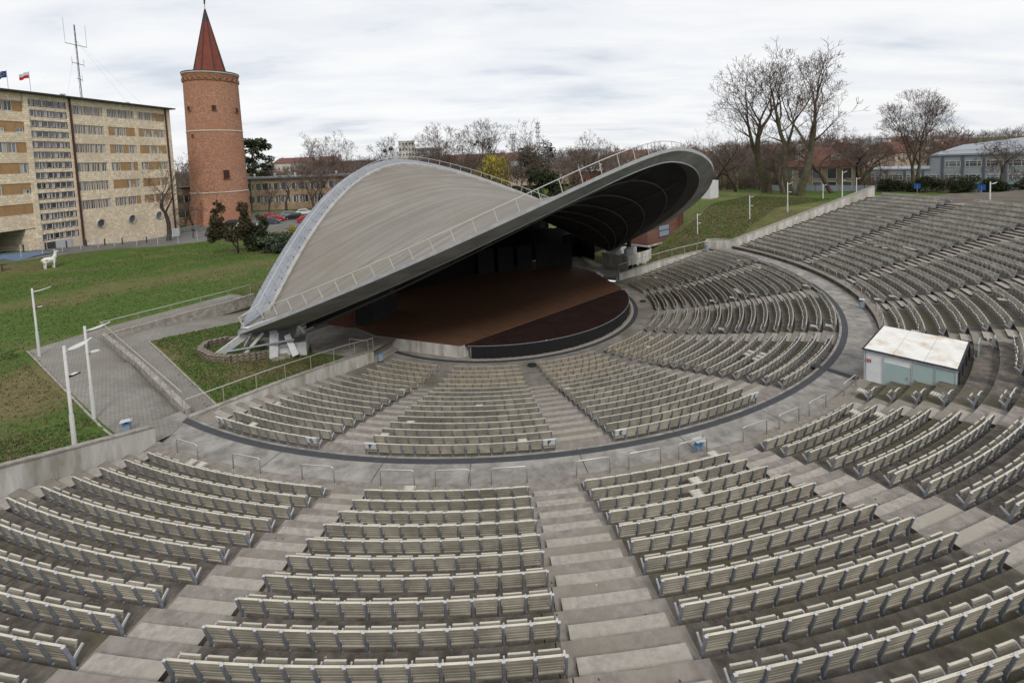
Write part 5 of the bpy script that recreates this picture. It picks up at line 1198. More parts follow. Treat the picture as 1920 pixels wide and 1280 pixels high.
# yellow willow
def leafcloud(seed, blobs, n, size, mats, squash=1., name='crown', hang=False):
    r = random.Random(seed); mb = MB(); tot = sum(b[3]**2 for b in blobs)
    for (x, y, z, R_, *rest) in blobs:
        for i in range(int(n*R_**2/tot)):
            v = Vector((r.gauss(0, 1), r.gauss(0, 1), r.gauss(0, 1))).normalized()*R_*(r.random()**.35); v.z *= (rest[0] if rest else squash); c = Vector((x, y, z))+v
            s_ = size*r.uniform(.5, 1.3); a = Vector((r.gauss(0, 1), r.gauss(0, 1), r.gauss(0, .5) if not hang else -3)).normalized()*s_*(1 if not hang else 2.2); b_ = a.cross(Vector((r.gauss(0, 1), r.gauss(0, 1), r.gauss(0, 1)))).normalized()*s_*.5
            mb.add([c-a, c+b_, c+a, c-b_], [(0, 1, 2, 3)], r.randrange(len(mats)))
    return mb
def leafy(name, label, cat, loc, blobs, n, size, mats, trunk=None, seed=1, hang=False, squash=1., rz=0, group=None):
    t_ = thing(name, label, cat, loc, rz, group)
    leafcloud(seed, blobs, n, size, mats, squash, hang=hang).obj('crown', mats, t_)
    if trunk:
        tb = MB()
        for pts_, r_ in trunk: tb.tube(pts_, [r_*(1-.6*i/(len(pts_)-1)) for i in range(len(pts_))], 6)
        tb.obj('trunk', M_bark, t_, True)
    return t_
Wy = [mat('willow_yellow', (.36, .29, .04), .8), mat('willow_olive', (.22, .2, .035), .8), mat('willow_light', (.47, .38, .07), .8)]
rw = random.Random(4)
leafy('willow_tree', 'yellow weeping willow behind the dip of the roof', 'tree', (-.5, 70, 0), [(rw.uniform(-4, 3.4), rw.uniform(-2, 2), 5.5+rw.uniform(-1, 5.3), 2.1, 1.5) for i in range(11)]+[(2.3, 0, 5, 2.2, 1.8), (-3.2, 0, 8, 2.0), (0, 0, 10.2, 2.4, .9)], 6500, .22, Wy, [([(0, 0, 0), (.3, 0, 6), (-.3, 0, 12)], .35)], 3, True)
Cd = [mat('conifer_dark', (.018, .030, .014), .9), mat('conifer_mid', (.032, .048, .02), .9), mat('conifer_olive', (.055, .058, .024), .9)]
Cb = [mat('cypress_brown', (.062, .055, .026), .9), mat('cypress_dark', (.030, .034, .017), .9), mat('cypress_warm', (.085, .062, .030), .9)]
Jg = [mat('juniper_grey', (.075, .10, .062), .9), mat('juniper_dark', (.028, .042, .024), .9), mat('juniper_light', (.115, .14, .085), .9)]
leafy('scots_pine', 'dark layered pine tree right of the brick tower', 'tree', (-75.5, 106.6, 0), [(rw.uniform(-5, 5), rw.uniform(-3, 3), z, rw.uniform(1.8, 3.0), .5) for z in (8, 10, 11.5, 13, 14.5, 16, 17.5, 19, 20, 20.5, 12, 15) for _ in range(2)], 6000, .4, Cd, [([(0, 0, 0), (.4, 0, 9), (-.5, 0, 18)], .5), ([(.2, 0, 8), (3, 0, 13)], .25), ([(.2, 0, 9), (-3.5, 0, 15)], .25)], 5)
def cyp(x, y, z, h, w_, s_): return [(x+rw.uniform(-.55, .55)*w_, y+rw.uniform(-.5, .5)*w_, z+h*(i+.5)/14, w_*.62*(1-.6*(i/13)**1.5)*rw.uniform(.6, 1.3), 1.1) for i in range(14)]+[(x+rw.uniform(-.15, .15), y, z+h*.97, w_*.2, 2.2)]
leafy('cypress_tree', 'tall ragged brownish cypress with two pointed tops on the lawn', 'tree', (-37.6, 22.4, 0), cyp(-1.6, -.5, 2.2, 5.2, 1.35, 0)+cyp(1.3, .6, 2.4, 4.8, 1.25, 0)+[(0, 0, 3, 1.5), (1.6, .8, 2.3, 1.0), (-2, -.8, 3.2, 1.1)], 9500, .16, Cb, [([(.6, 0, 0), (.6, .1, 2.2), (1.2, .2, 4)], .16), ([(.6, 0, .5), (-.6, 0, 2.5), (-1.3, -.3, 5)], .12)], 6, group='evergreens on the lawn left of the roof')
leafy('fir_tree', 'dark drooping evergreen between the cypress and the juniper', 'tree', (-34.6, 24.2, 0), cyp(0, 0, .6, 4.4, 1.7, 0)+[(1, 0, 1.2, 1.3), (-1, -.5, 2.0, 1.2)], 5500, .18, Cd, [([(0, 0, 0), (0, 0, 3)], .15)], 7, group='evergreens on the lawn left of the roof')
leafy('juniper_shrub', 'spreading grey green juniper shrub beside the left edge of the roof', 'shrub', (-31.6, 22.4, 0), [(rw.uniform(-3, 3), rw.uniform(-2, 2), rw.uniform(.3, 2.3), rw.uniform(.8, 1.4), .55) for i in range(18)], 9000, .16, Jg, None, 8, group='evergreens on the lawn left of the roof')
leafy('yellow_shrub', 'small shrub with yellow shoots above the juniper', 'shrub', (-31.3, 27.5, 0), [(rw.uniform(-2.2, 3.5), rw.uniform(-1, 1), rw.uniform(1.2, 2.4), .7) for i in range(8)], 1700, .13, [Wy[0], Wy[1], mat('ochre_leaf', (.30, .18, .04), .8)], None, 9)
for i, (x, y, lab, s_) in enumerate(((8, 66, 'dark conifer group right of the yellow willow', 4.2), (13.5, 66, 'second dark conifer clump behind the roof dip', 3.6), (24, 72, 'small round dark conifer before the pale houses', 2.4), (10.5, 92, 'tall dark evergreen behind the mistletoe tree', 5.0), (15, 100, 'dark evergreen mass right of the lattice mast', 5.5))):
    z0 = 0 if y < 80 else 4
    leafy('evergreen_tree', lab, 'tree', (x, y, z0), [(rw.uniform(-s_*.6, s_*.6), rw.uniform(-2, 2), s_*.35+rw.uniform(0, s_*1.7), s_*.42, 1.) for _ in range(9)], 2600, .32, Cd, [([(0, 0, 0), (0, 0, s_*1.6)], .3)], 20+i, group='dark evergreens behind the roof')
hd = [mat('hedge_dark', (.016, .026, .012), .9), mat('hedge_mid', (.030, .045, .018), .9), mat('hedge_olive', (.05, .055, .022), .9)]
for i, (x, y, s_, lab) in enumerate(((67.5, 31.5, 2.0, 'dark clipped yew at the left end of the hedge'), (70.5, 28.0, 2.3, 'dark yew behind the vase shaped tree'), (73.5, 25.0, 2.4, 'dark yew in the middle of the hedge'), (76.2, 22.3, 2.3, 'dark yew under the bare tree in the hedge'), (78.8, 19.6, 2.2, 'brownish yew near the right end of the hedge'), (81, 17.2, 1.7, 'small brown yew at the right end of the hedge'))):
    leafy('yew_shrub', lab, 'shrub', pl(x, y), [(rw.uniform(-s_*.9, s_*.9), rw.uniform(-1, 1), rw.uniform(.25, .8)*s_, s_*.45, .85) for _ in range(11)], 3600, .15, hd if i < 4 else [hd[0], Cb[1], Cb[0]], None, 40+i, group='dark yews behind the last row')
# distant trees: one low-detail tree copied as individuals, then the wooded hill as one mass
fr_ = random.Random(17); far_m = []
for s_ in range(4):
    a, b = bare(seed=80+s_, h=13, spread=.6, r0=.3, fork=.2, levels=5, up=.3, nch=3, tr=.07, wob=.2); far_m.append((a.mesh('trunk', M_barkd, True), b.mesh('crown', mat('twig_far', (.135, .10, .085), .95))))
def dpos(px_, D, z=None):
    # a plan position straight below an image column at depth D
    r = FW+R2*((px_-CXP)/CF); k_ = D; c = CPOS+r*k_; return c.x, c.y
def farpos(azd, D): a = rad(azd); return D*sin(a), -46+D*cos(a)
cnt = 0
LANDM = ['behind the low wing', 'behind the roof ridge', 'left of the roof dip', 'above the roof dip', 'behind the front roof railing', 'behind the right roof tip', 'behind the giant trees', 'behind the tan house', 'behind the right wall', 'behind the grey building']
for az_, D, hh in [(fr_.uniform(-33, 52), fr_.uniform(120, 300), fr_.uniform(.9, 1.3)) for _ in range(330)]:
    x, y = farpos(az_, D)
    if az_ > 38 and D < 190: continue
    if az_ < -21 and D < 190: continue
    me = far_m[cnt % 4]; k_ = min(9, int((az_+33)/8.5))
    o = thing('distant_tree', 'distant brown bare tree %s' % LANDM[k_], 'tree', (x, y, zz(x, y)-.3+(2.5 if az_ < 20 else 3.5)*0), fr_.uniform(0, 6), 'distant bare trees ' + LANDM[k_])
    o.scale = (hh*1.1, hh*1.1, hh*(.95+.15*min(1, (D-125)/200))); link('trunk', me[0], o); link('crown', me[1], o); cnt += 1
def wood(name, label, spots, mats_, seed, size=1.):
    r = random.Random(seed); mb = MB(); V = []; F_ = []; mi = []
    for (x, y, z, h) in spots:
        for j in range(52):
            a = r.uniform(0, 2*PI); q = r.random()**.5*h*.42; zc = z+h*(.25+.72*r.random()*math.sqrt(max(.05, 1-(q/(h*.45))**2))); c = Vector((x+q*cos(a), y+q*sin(a), zc)); s_ = h*.045*size*r.uniform(.5, 1.6)
            t_ = Vector((cos(a)*.5+r.gauss(0, .4), sin(a)*.5+r.gauss(0, .4), 1)).normalized()*s_*2.2; u_ = t_.cross(Vector((r.gauss(0, 1), r.gauss(0, 1), 0))).normalized()*s_*.42
            b = len(V); V += [c-t_-u_*.4, c-t_+u_*.4, c+t_]; F_.append((b, b+1, b+2)); mi.append(r.randrange(len(mats_)))
        b = len(V); V += [(x-.25, y, z), (x+.25, y, z), (x, y, z+h*.75)]; F_.append((b, b+1, b+2)); mi.append(0)
    mb.v = V; mb.f = F_; mb.m = mi; o = mb.obj(name, mats_); o['kind'] = 'stuff'; return o
Wm = [mat('wood_brown', (.115, .085, .072), .95), mat('wood_grey', (.15, .125, .115), .95), mat('wood_warm', (.17, .12, .085), .95), mat('wood_green', (.055, .07, .04), .95)]
sp1 = []
for i in range(1900):
    az_ = fr_.uniform(-36, 56); D = fr_.uniform(200, 760); x, y = farpos(az_, D); sp1.append((x, y, zz(x, y)-.5, fr_.uniform(9, 14.5)))
wood('distant_wood', '', sp1, Wm, 5)
scr = []
for i in range(330):
    f = fr_.random(); bx, by = 35+f*45, 54-f*24; o_ = fr_.uniform(0, 14); scr.append((bx+o_*.5, by+o_*.8, zz(bx+o_*.5, by+o_*.8)-.3, fr_.uniform(2.2, 5.2)))
wood('brown_scrub', '', scr, [Wm[0], Wm[2], mat('scrub_dark', (.07, .055, .042), .95)], 9, .8)
sp2 = []
for i in range(800):
    az_ = fr_.uniform(-36, 56); D = fr_.uniform(760, 1700); x, y = farpos(az_, D); sp2.append((x, y, zz(x, y)-1, fr_.uniform(11, 17)))
wood('far_hill_wood', '', sp2, [mat('hill_blue', (.15, .145, .15), .95), Wm[1], mat('hill_grey', (.12, .115, .115), .95)], 6, 1.4)

# ------------------------------------------------------------------ houses and far buildings
M_rt = mat('roof_red', (.165, .078, .058), .85, var=(.12, .062, .05), scale=.6); M_cream = mat('plaster_cream', (.48, .39, .26), .85, var=(.42, .34, .22), scale=.4); M_pale = mat('plaster_pale', (.52, .49, .44), .85); M_ochre = mat('plaster_ochre', (.34, .27, .18), .85); M_greyw = mat('wall_grey', (.27, .29, .325), .7, var=(.24, .26, .295), scale=.3); M_rgrey = mat('roof_grey', (.27, .29, .32), .5, .1)
M_pink = mat('plaster_pink', (.50, .37, .30), .85)
def house(label, cat, loc, rz, w_, d, h, rh, wm, rm, rows=2, cols=6, hip=0., chim=2, wsz=(1, 1.3), group=None, dorm=0):
    t_ = thing('house', label, cat, loc, rz, group); MB().box((0, 0, h/2-1), (w_, d, h+2)).obj('wall', wm, t_)
    e_ = .4; mb = MB(); a, b = w_/2+e_, d/2+e_; hx = a*hip
    mb.add([(-a, -b, h), (a, -b, h), (a, b, h), (-a, b, h), (-a+hx, 0, h+rh), (a-hx, 0, h+rh)], [(0, 1, 5, 4), (2, 3, 4, 5), (0, 4, 3), (1, 2, 5), (3, 2, 1, 0)]); ro = mb.obj('roof', rm, t_)
    for i in range(chim): MB().box((-w_*.3+w_*.6*i/max(1, chim-1), .3, h+rh*.9), (.8, .6, rh*.6)).obj('chimney', M_rt if i % 2 else M_pale, ro)
    for i in range(dorm): MB().box((-w_*.25+w_*.5*i/max(1, dorm-1), -b*.55, h+rh*.45), (1.5, 1.2, 1.3)).obj('dormer', M_pale, ro)
    for r_ in range(rows):
        for c in range(cols):
            x = -w_/2+w_*(c+.5)/cols; z = h*(r_+.55)/rows-.1; f = MB().box((x, -d/2-.02, z), (wsz[0]+.2, .1, wsz[1]+.2)).obj('window', M_fr, t_); MB().box((x, -d/2-.08, z), (wsz[0], .04, wsz[1])).obj('pane', M_pane, f)
    return t_
house('tan villa with a steep red hipped roof seen between the bare trees', 'house', (63, 43.0, 3.2), rad(-40), 11.5, 9, 4.9, 3.7, M_ochre, M_rt, 2, 5, .75, 2, (1.3, 1.8), None, 2)
fen = thing('garden_fence', 'pale fence at the foot of the tan villa beyond the grass', 'fence', (59.5, 37.5, zz(59.5, 37.5)), rad(-40))
for i in range(11): MB().box((-9+1.8*i, 0, .5), (1.7, .08, 1.1)).obj('fence_panel', M_greyw, fen)
wb = thing('metal_cabin', 'white ribbed metal cabin behind the right tip of the roof', 'cabin', (36.6, 34.2, 3.7), rad(-50)); MB().box((0, 0, 1.55), (3.0, 3, 3.1)).obj('cabin_body', M_white, wb)
for i in range(11): MB().box((-1.52, -1.4+.28*i, 1.55), (.04, .14, 3.0)).obj('rib', M_white, wb)
for i in range(11): MB().box((-1.4+.28*i, -1.52, 1.55), (.14, .04, 3.0)).obj('rib', M_white, wb)
MB().box((-1.56, -1.54, 1.55), (.1, .1, 3.15)).obj('corner_post', M_steel, wb)
# brick club house on piers, right of the stage
M_brk = tile_mat('brick_red', (.20, .085, .06), (.14, .058, .045), (.15, .11, .09), .25, .085, 'wall', .012, var=.25)
ch_ = thing('brick_clubhouse', 'red brick clubhouse raised on concrete piers beside the right roof tip', 'building', (0, 0, 0), AX-PI/2)
MB().box((-3.2, 30.0, 1.55), (7.5, 9.2, 3.9)).obj('wall', M_brk, ch_)
MB().box((-3.2, 30.0, -.5), (7.9, 9.6, .16)).obj('floor_slab', M_wallc, ch_); MB().box((-3.2, 30.0, 3.6), (8.0, 9.7, .25)).obj('roof_slab', M_panel, ch_)
M_blue = mat('frame_blue', (.03, .05, .14), .5)
for y in (29.5,):
    f = MB(); f.box((.57, y, 1.2), (.08, 2.6, .1)).box((.57, y, .35), (.08, 2.6, .1)).box((.57, y-1.3, .8), (.08, .1, .9)).box((.57, y+1.3, .8), (.08, .1, .9)).box((.57, y, 1.95), (.08, 2.6, .1)).obj('window_frame', M_blue, ch_)
    MB().box((.56, y, 1.15), (.04, 2.5, 1.6)).obj('pane', mat('glass_pale', (.25, .30, .34), .1, spec=.7), ch_)
for i in range(4): MB().box((.62, 33.3+.4*i, 1.5), (.14, .14, 3.8)).obj('brick_pier', M_brk, ch_)
for y in (26.4, 29.5, 33.8): MB().box((.2, y, -1.4), (.38, .38, 1.9)).obj('concrete_pier', M_wallc, ch_)
MB().box((-5, 29, -1.5), (2, 6, 2)).obj('under_wall', M_dark, ch_)
# modern grey building on the right
gb = thing('school_building', 'long grey modern building with white framed windows and sloping metal roof', 'school building', (92.5, 66.5, 0), math.atan2(-14.4, 13.4))
gl = 44; GH = 8.9
MB().box((5.5, 8, 2.3), (11, 16, 6.8)).obj('wall', M_greyw, gb); MB().box((11+(gl-11)/2, 8, 3.9), (gl-11, 16.02, 10.0)).obj('wall', M_greyw, gb)
for r_, z in enumerate((.3, 3.2, 6.2)):
    for c in range(13):
        if r_ == 2 and c < 4: continue
        x = 1.6+3.3*c; f = MB(); w_, h = 2.5, 1.25
        f.box((x, -.04, z), (w_, .1, .09)).box((x, -.04, z+h), (w_, .1, .09)).box((x, -.04, z+h*.62), (w_, .09, .06))
        for q in (-.5, -.25, .25, .5): f.box((x+w_*q, -.04, z+h/2), (.08, .095, h-.09))
        o = f.obj('window', M_fr, gb); MB().box((x, -.01, z+h/2), (w_, .05, h)).obj('pane', M_pane, o)
for c in range(14): MB().box((3.25+3.3*c-3.3, -.08, (GH if c > 3 else 5.6)/2), (.35, .16, GH if c > 3 else 5.6)).obj('pilaster', mat('pilaster_slate', (.09, .10, .125), .7), gb)
MB().box((gl/2, -.6, 2.4), (gl*.5, 1.2, .08)).obj('canopy', mat('canopy_green', (.03, .16, .13), .5), gb)
mb = MB(); mb.add([(11, -.3, GH+.1), (gl, -.3, GH+.5), (gl, 18, GH+5.4), (16, 18, GH+2.0)], [(0, 1, 2, 3)]); mb.add([(11, -.3, GH-.2), (gl, -.3, GH-.2), (gl, -.3, GH+.5), (11, -.3, GH+.1)], [(0, 1, 2, 3)]); mb.obj('roof', M_rgrey, gb)
MB().box((gl*.6, 2.6, GH+1.15), (gl*.6, .5, .12), (1, 0, .02)).obj('skylight', M_steelL, gb); MB().box((5.5, 8, 5.75), (11.4, 16.4, .25)).obj('flat_roof', M_rgrey, gb)
sb = house('pale grey flat shed left of the grey school building', 'shed', (88, 76, 0), rad(-47), 9, 8, 5.4, .3, M_greyw, M_rgrey, 1, 3, .1, 0)
# town beyond
house('white flat topped tower block far behind the roof ridge', 'tower block', (-62, 300, 0), rad(8), 11, 12, 27.5, .4, M_pale, M_rgrey, 7, 5, .02, 0, (1.2, 1.6)); 
house('grey slab block beside the far tower block', 'apartment block', (-52, 318, 0), rad(4), 26, 12, 22.5, .4, M_greyw, M_rgrey, 8, 10, .02, 0, (1.6, 1.4))
ts = thing('comm_tower', 'tall red and white lattice telecom tower on the horizon', 'telecom tower', (40.5, 373, 0))
def lattice(t_, h, b, tp, rings, r_=.16):
    for i in range(4):
        a = PI/4+i*PI/2; MB().tube([(b*cos(a), b*sin(a), 0), (tp*cos(a), tp*sin(a), h)], r_, 4).obj('leg', M_steel, t_)
    mb = MB(); n = 16
    for i in range(n):
        z0, z1 = h*i/n, h*(i+1)/n; q0, q1 = b+(tp-b)*i/n, b+(tp-b)*(i+1)/n
        for j in range(4): a = PI/4+j*PI/2; c = a+PI/2; mb.tube([(q0*cos(a), q0*sin(a), z0), (q1*cos(c), q1*sin(c), z1)], r_*.6, 3); mb.tube([(q1*cos(a), q1*sin(a), z1), (q1*cos(c), q1*sin(c), z1)], r_*.6, 3)
    mb.obj('bracing', M_steel, t_)
    for z in rings: MB().lathe([(tp*1.3, z), (tp*1.5+.7, z), (tp*1.5+.7, z+.5), (tp*1.3, z+.5)], 10).obj('platform', M_steel, t_)
    for i, z in enumerate(rings[:4]):
        for j in range(4): a = j*PI/2+i; MB().box(((tp+1.2)*cos(a), (tp+1.2)*sin(a), z+1.3), (.5, .5, 1.9)).obj('antenna_panel', M_fr, t_)
    MB().tube([(0, 0, h), (0, 0, h+5)], .12, 4).obj('mast_top', M_steel, t_)
lattice(ts, 43, 2.2, 1.0, (42, 38, 34, 30, 25)); ts2 = thing('comm_tower', 'shorter telecom mast with a crown of aerials left of the tall one', 'telecom tower', (18.7, 374, 0)); lattice(ts2, 34, 1.5, 1.2, (33, 30, 28))
for j in range(8): a = j*PI/4; MB().tube([(2.6*cos(a), 2.6*sin(a), 33), (2.9*cos(a), 2.9*sin(a), 38)], .08, 3).obj('aerial', M_steel, ts2)
house('very long low building with a red brick roof behind the bare trees', 'building', (-18, 330, 2), rad(3), 92, 16, 11, 4, M_ochre, M_rt, 2, 24, .05, 3, (1.4, 1.6))
house('cream town house with grey metal roof behind the front railing', 'house', (47, 150, 3), rad(-15), 22, 12, 7, 3.2, M_pale, M_rgrey, 2, 7, .5, 2, group=None); house('pale house with a hipped grey roof left of the grey metal roof', 'house', (27, 165, 3), rad(-8), 26, 14, 6, 4.5, M_cream, M_rgrey, 2, 8, .6, 1)
house('peach coloured terrace behind the dark conifers', 'house', (12, 150, 3), rad(-4), 38, 10, 6, 2, M_pink, M_greyw, 2, 11, .1, 1); house('flat ochre annex behind the left slope of the roof dip', 'house', (-10, 64, 0), rad(-5), 11, 7, 7.0, .3, M_ochre, M_dark, 1, 3, .02, 0, (1.4, 1.8))
house('long red roofed block on the horizon beside the brick tower', 'house', (-141, 300, 0), rad(15), 30, 14, 15, 4, M_pale, M_rt, 2, 10, .3, 2); house('cream block with a red roof right of the dark pine', 'house', (-118, 300, 0), rad(12), 16, 12, 15, 4, M_cream, M_rt, 3, 7, .4, 2); house('long dark green hall below the red roofs', 'hall', (-84, 230, 0), rad(14), 40, 16, 14, .5, mat('hall_green', (.03, .05, .05), .5), M_dark, 1, 8, .02, 0)
house('red hut roof just behind the front roof railing', 'house', (29.5, 98, 2), rad(-10), 7, 6, 5.2, 2.2, mat('hut_red', (.28, .08, .05), .8), M_pale, 1, 2, .1, 1)
hr = random.Random(9); hillname = ['left of the giant trees', 'between the giant trees', 'right of the tan villa', 'on the slope above the villa roof', 'on the hill left of the vase shaped tree', 'on the hill behind the vase shaped tree', 'on the hill above the grey building']
hc = 0
for i in range(46):
    az_ = hr.uniform(22, 47); D = hr.uniform(230, 640); x, y = farpos(az_, D); k_ = min(6, int((az_-22)/3.6)); wm_, wn = hr.choice(((M_cream, 'cream'), (M_pale, 'white'), (M_ochre, 'ochre'), (M_pink, 'peach'))); w_ = hr.uniform(9, 18)
    house('small %s house with red roof %s' % (wn, hillname[k_]), 'house', (x, y, zz(x, y)), rad(hr.uniform(-60, 10)), w_, 9, hr.uniform(5, 8.5), hr.uniform(2.5, 4.5), wm_, hr.choice((M_rt, M_rt, M_rt, M_greyw)), 2, int(w_/3), .25, 2, group='red roofed houses in the far town ' + hillname[k_] + ', ' + wn)
for i in range(14):
    az_ = hr.uniform(-8, 20); D = hr.uniform(190, 420); x, y = farpos(az_, D)
    house('distant pale house in the trees %s' % ('above the roof dip' if az_ < 6 else 'behind the front roof railing'), 'house', (x, y, 0), rad(hr.uniform(-20, 20)), hr.uniform(12, 24), 10, hr.uniform(8, 13), 3, hr.choice((M_pale, M_cream, M_pink)), hr.choice((M_rt, M_rgrey)), 3, 6, .3, 2, group='distant pale houses ' + ('above the roof dip' if az_ < 6 else 'behind the front roof railing'))

# ------------------------------------------------------------------ cars
M_tyre = mat('tyre', (.015, .015, .016), .9); M_cgl = mat('car_glass', (.02, .024, .03), .08, spec=.8); M_hub = mat('hub', (.3, .3, .32), .4, .5)
def car(label, loc, rz, col, kind='hatch', group='parked cars'):
    nm = 'paint_%s' % '_'.join('%d' % (c*99) for c in col); pm = mat(nm, col, .3, spec=.6)
    L, W_, Hc = (4.1, 1.7, 1.42) if kind != 'van' else (4.9, 1.9, 1.95)
    t_ = thing('parked_car' if kind != 'van' else 'parked_van', label, 'car' if kind != 'van' else 'van', loc, rz, group)
    prof = [(-L/2, .32), (-L/2-.02, .62), (-L/2+.05, .86), (-L/2+.35, .93), (-L/2+.5, 1.0), (-L/2+.62, Hc-.14), (-L/2+.95, Hc), (.35, Hc), (1.15, .98), (L/2-.35, .80), (L/2-.03, .64), (L/2, .36), (L/2-.15, .22), (-L/2+.15, .22)] if kind != 'van' else [(-L/2, .3), (-L/2, 1.0), (-L/2+.12, Hc-.1), (-L/2+.4, Hc), (1.0, Hc), (1.7, 1.15), (L/2-.15, .95), (L/2, .7), (L/2, .3), (L/2-.15, .22), (-L/2+.15, .22)]
    rows = []
    for y, ins in ((-W_/2, .10), (-W_/2+.06, .03), (-W_/2+.2, 0), (W_/2-.2, 0), (W_/2-.06, .03), (W_/2, .10)):
        rows.append([(x*(1-ins*.25), y*(1-.14*max(0, (z-.9))/(Hc-.9)) if z > .9 else y, z-(ins*.4 if z > .5 else -ins*.3)) for x, z in prof])
    mb = MB(); mb.grid([r_+[r_[0]] for r_ in rows]); n = len(prof); mb.add(rows[0], [tuple(range(n))[::-1]]); mb.add(rows[-1], [tuple(range(n))]); mb.obj('body', pm, t_, False)
    g_ = MB(); wt = .14
    xa, xb = (-L/2+.62, 1.0) if kind != 'van' else (-.2, 1.45); z0, z1 = (.98, Hc-.12) if kind != 'van' else (1.15, Hc-.2)
    for s_ in (-1, 1):
        y = s_*(W_/2*(1-wt*.35)+.0); y1 = s_*(W_/2*(1-wt*.85)+.0)
        q = [(xa+.08, y, z0), (xb-.02, y, z0), (xb-.62, y1, z1), (xa+.35, y1, z1)]; g_.add([(a, b+s_*.035, c) for a, b, c in q], [(0, 1, 2, 3)])
    g_.add([(xb+.16, -.62, z0+.04), (xb+.16, .62, z0+.04), (xb-.52, .56, z1+.03), (xb-.52, -.56, z1+.03)], [(0, 1, 2, 3)]); g_.add([(xa-.1, -.6, z0+.04), (xa-.1, .6, z0+.04), (xa+.06, .54, z1), (xa+.06, -.54, z1)], [(0, 1, 2, 3)]); g_.obj('windows', M_cgl, t_)
    for x in (-L/2+.75, L/2-.8):
        for s_ in (-1, 1):
            wh = MB().lathe([(0, -.1), (.28, -.1), (.31, -.05), (.31, .05), (.28, .1), (0, .1)], 14); wh.v = [(v[0], v[2], v[1]) for v in wh.v]; o = wh.obj('wheel', M_tyre, t_, loc=(x, s_*(W_/2-.08), .31))
            hb = MB().lathe([(0, .11), (.17, .105), (.18, .0)], 10); hb.v = [(v[0], s_*v[2], v[1]) for v in hb.v]; hb.obj('rim', M_hub, o)
    for s_ in (-1, 1): MB().box((L/2-.1, s_*.58, .66), (.14, .3, .13)).obj('headlight', M_white, t_); MB().box((-L/2+.03, s_*.62, .8), (.1, .2, .2)).obj('tail_light', mat('tail_red', (.3, .01, .01), .3), t_)
    return t_
RED, WHT, BLK, SIL = (.42, .015, .018), (.62, .63, .65), (.015, .016, .02), (.22, .24, .27)
car('white hatchback parked before the low wing, nearest the roof edge', (-48.0, 74.5, zz(-48, 74.5)), rad(15), WHT)
car('red car half hidden behind the left edge of the roof', (-40.8, 57.5, 0), rad(20), RED); car('bright red car in the middle of the parked row', (-49.5, 61.5, 0), rad(25), RED); car('red car behind the row beside the small bare tree', (-53, 67.0, 0), rad(10), RED)
car('dark car between the red cars and the white hatchback', (-46.5, 64.5, 0), rad(190), BLK); car('silver car behind the red cars', (-50, 70.5, 0), rad(20), SIL); car('black car parked at the foot of the brick tower', (-55.8, 55.4, 0), rad(195), BLK); car('white car behind the ragged cypress tree', (-50.2, 50.5, 0), rad(10), WHT); car('dark blue car left of the bright red one', (-48.5, 57.0, 0), rad(15), (.05, .07, .1))
car('black car beyond the top of the right wall', (77.5, 42.5, zz(77.5, 42.5)), rad(-60), BLK, group='cars beyond the right wall'); car('dark car next to the black one beyond the right wall', (79.5, 40.5, zz(79.5, 40.5)), rad(-60), (.04, .05, .05), group='cars beyond the right wall')
car('white van parked left of the grey school building', (88.5, 51.5, zz(88.5, 51.5)), rad(-40), WHT, 'van', 'vans by the grey building'); car('light grey van with a long windscreen beside the white van', (86.5, 46.5, zz(86.5, 46.5)), rad(-40), (.45, .48, .52), 'van', 'vans by the grey building')
# blue signs behind the last row
for (x, y, lab) in ((66.0, 25.0, 'small blue sign board behind the last row by the vase tree'), (69.5, 18.5, 'small blue pedestrian sign on a post behind the last row')):
    s_ = thing('road_sign', lab, 'sign', (x, y, zz(x, y))); MB().tube([(0, 0, 0), (0, 0, 1.5)], .04, 6).obj('post', M_steel, s_); MB().box((0, 0, 1.3), (.8, .05, .8), (.6, -.8, 0), (.8, .6, 0)).obj('sign_board', mat('sign_blue', (.02, .09, .35), .5), s_); MB().add([(-.25*.6, .25*.8-.04, 1.05), (.25*.6, -.25*.8-.04, 1.05), (0, -.04, 1.55)], [(0, 1, 2)]).obj('symbol', M_white, s_)
# ------------------------------------------------------------------ lawn and road furniture on the left
fc = thing('wire_fence', 'long wire mesh fence between the lawn and the road', 'fence', (0, 0, 0)); A0, A1, A2 = Vector((-70, 10, 0)), Vector((-59.9, 29.9, 0)), Vector((-44.7, 41.3, 0)); pf = []
for a, b, n in ((Vector((-72, 2, 0)), Vector((-63.2, 15.8, 0)), 5), (Vector((-63.2, 15.8, 0)), A1, 6), (A1, A2, 7)):
    for i in range(n): pf.append(a.lerp(b, i/n))
pf.append(A2); pf = [Vector((p.x, p.y, zz(p.x, p.y))) for p in pf]
for p in pf: MB().tube([(0, 0, 0), (0, 0, 1.75)], .05, 5).obj('post', M_steelL, fc, loc=p)
wr = MB()
for a, b in zip(pf, pf[1:]):
    for k_ in range(5): wr.tube([a+Vector((0, 0, .2+.35*k_)), b+Vector((0, 0, .2+.35*k_))], .008, 3)
    n = int((b-a).length/.3)
    for i in range(n): c = a.lerp(b, i/n); wr.tube([c+Vector((0, 0, .1)), c+Vector((0, 0, 1.65))], .005, 3)
o = wr.obj('mesh_wires', M_steel, fc); o['kind'] = 'stuff'
for i in range(12):
    x, y = -72.0+1.05*i, 17.5+2.1*i
    if i > 7: x, y = -64.2+2.2*(i-7.4), 33.5+2.6*(i-7.4)
    b_ = thing('bollard', '%s dark bollard from the left along the office block kerb' % ORD[i], 'bollard', (x+4.2, y, zz(x+4.2, y)), 0, 'bollards before the office block'); MB().lathe([(.09, 0), (.09, .95), (.05, 1.05), (0, 1.08)], 8).obj('bollard_body', M_panel, b_, True)
bp = [(-76, 16, .0), (-66, 15, .0), (-62.5, 21, 0), (-70, 20, 0)]
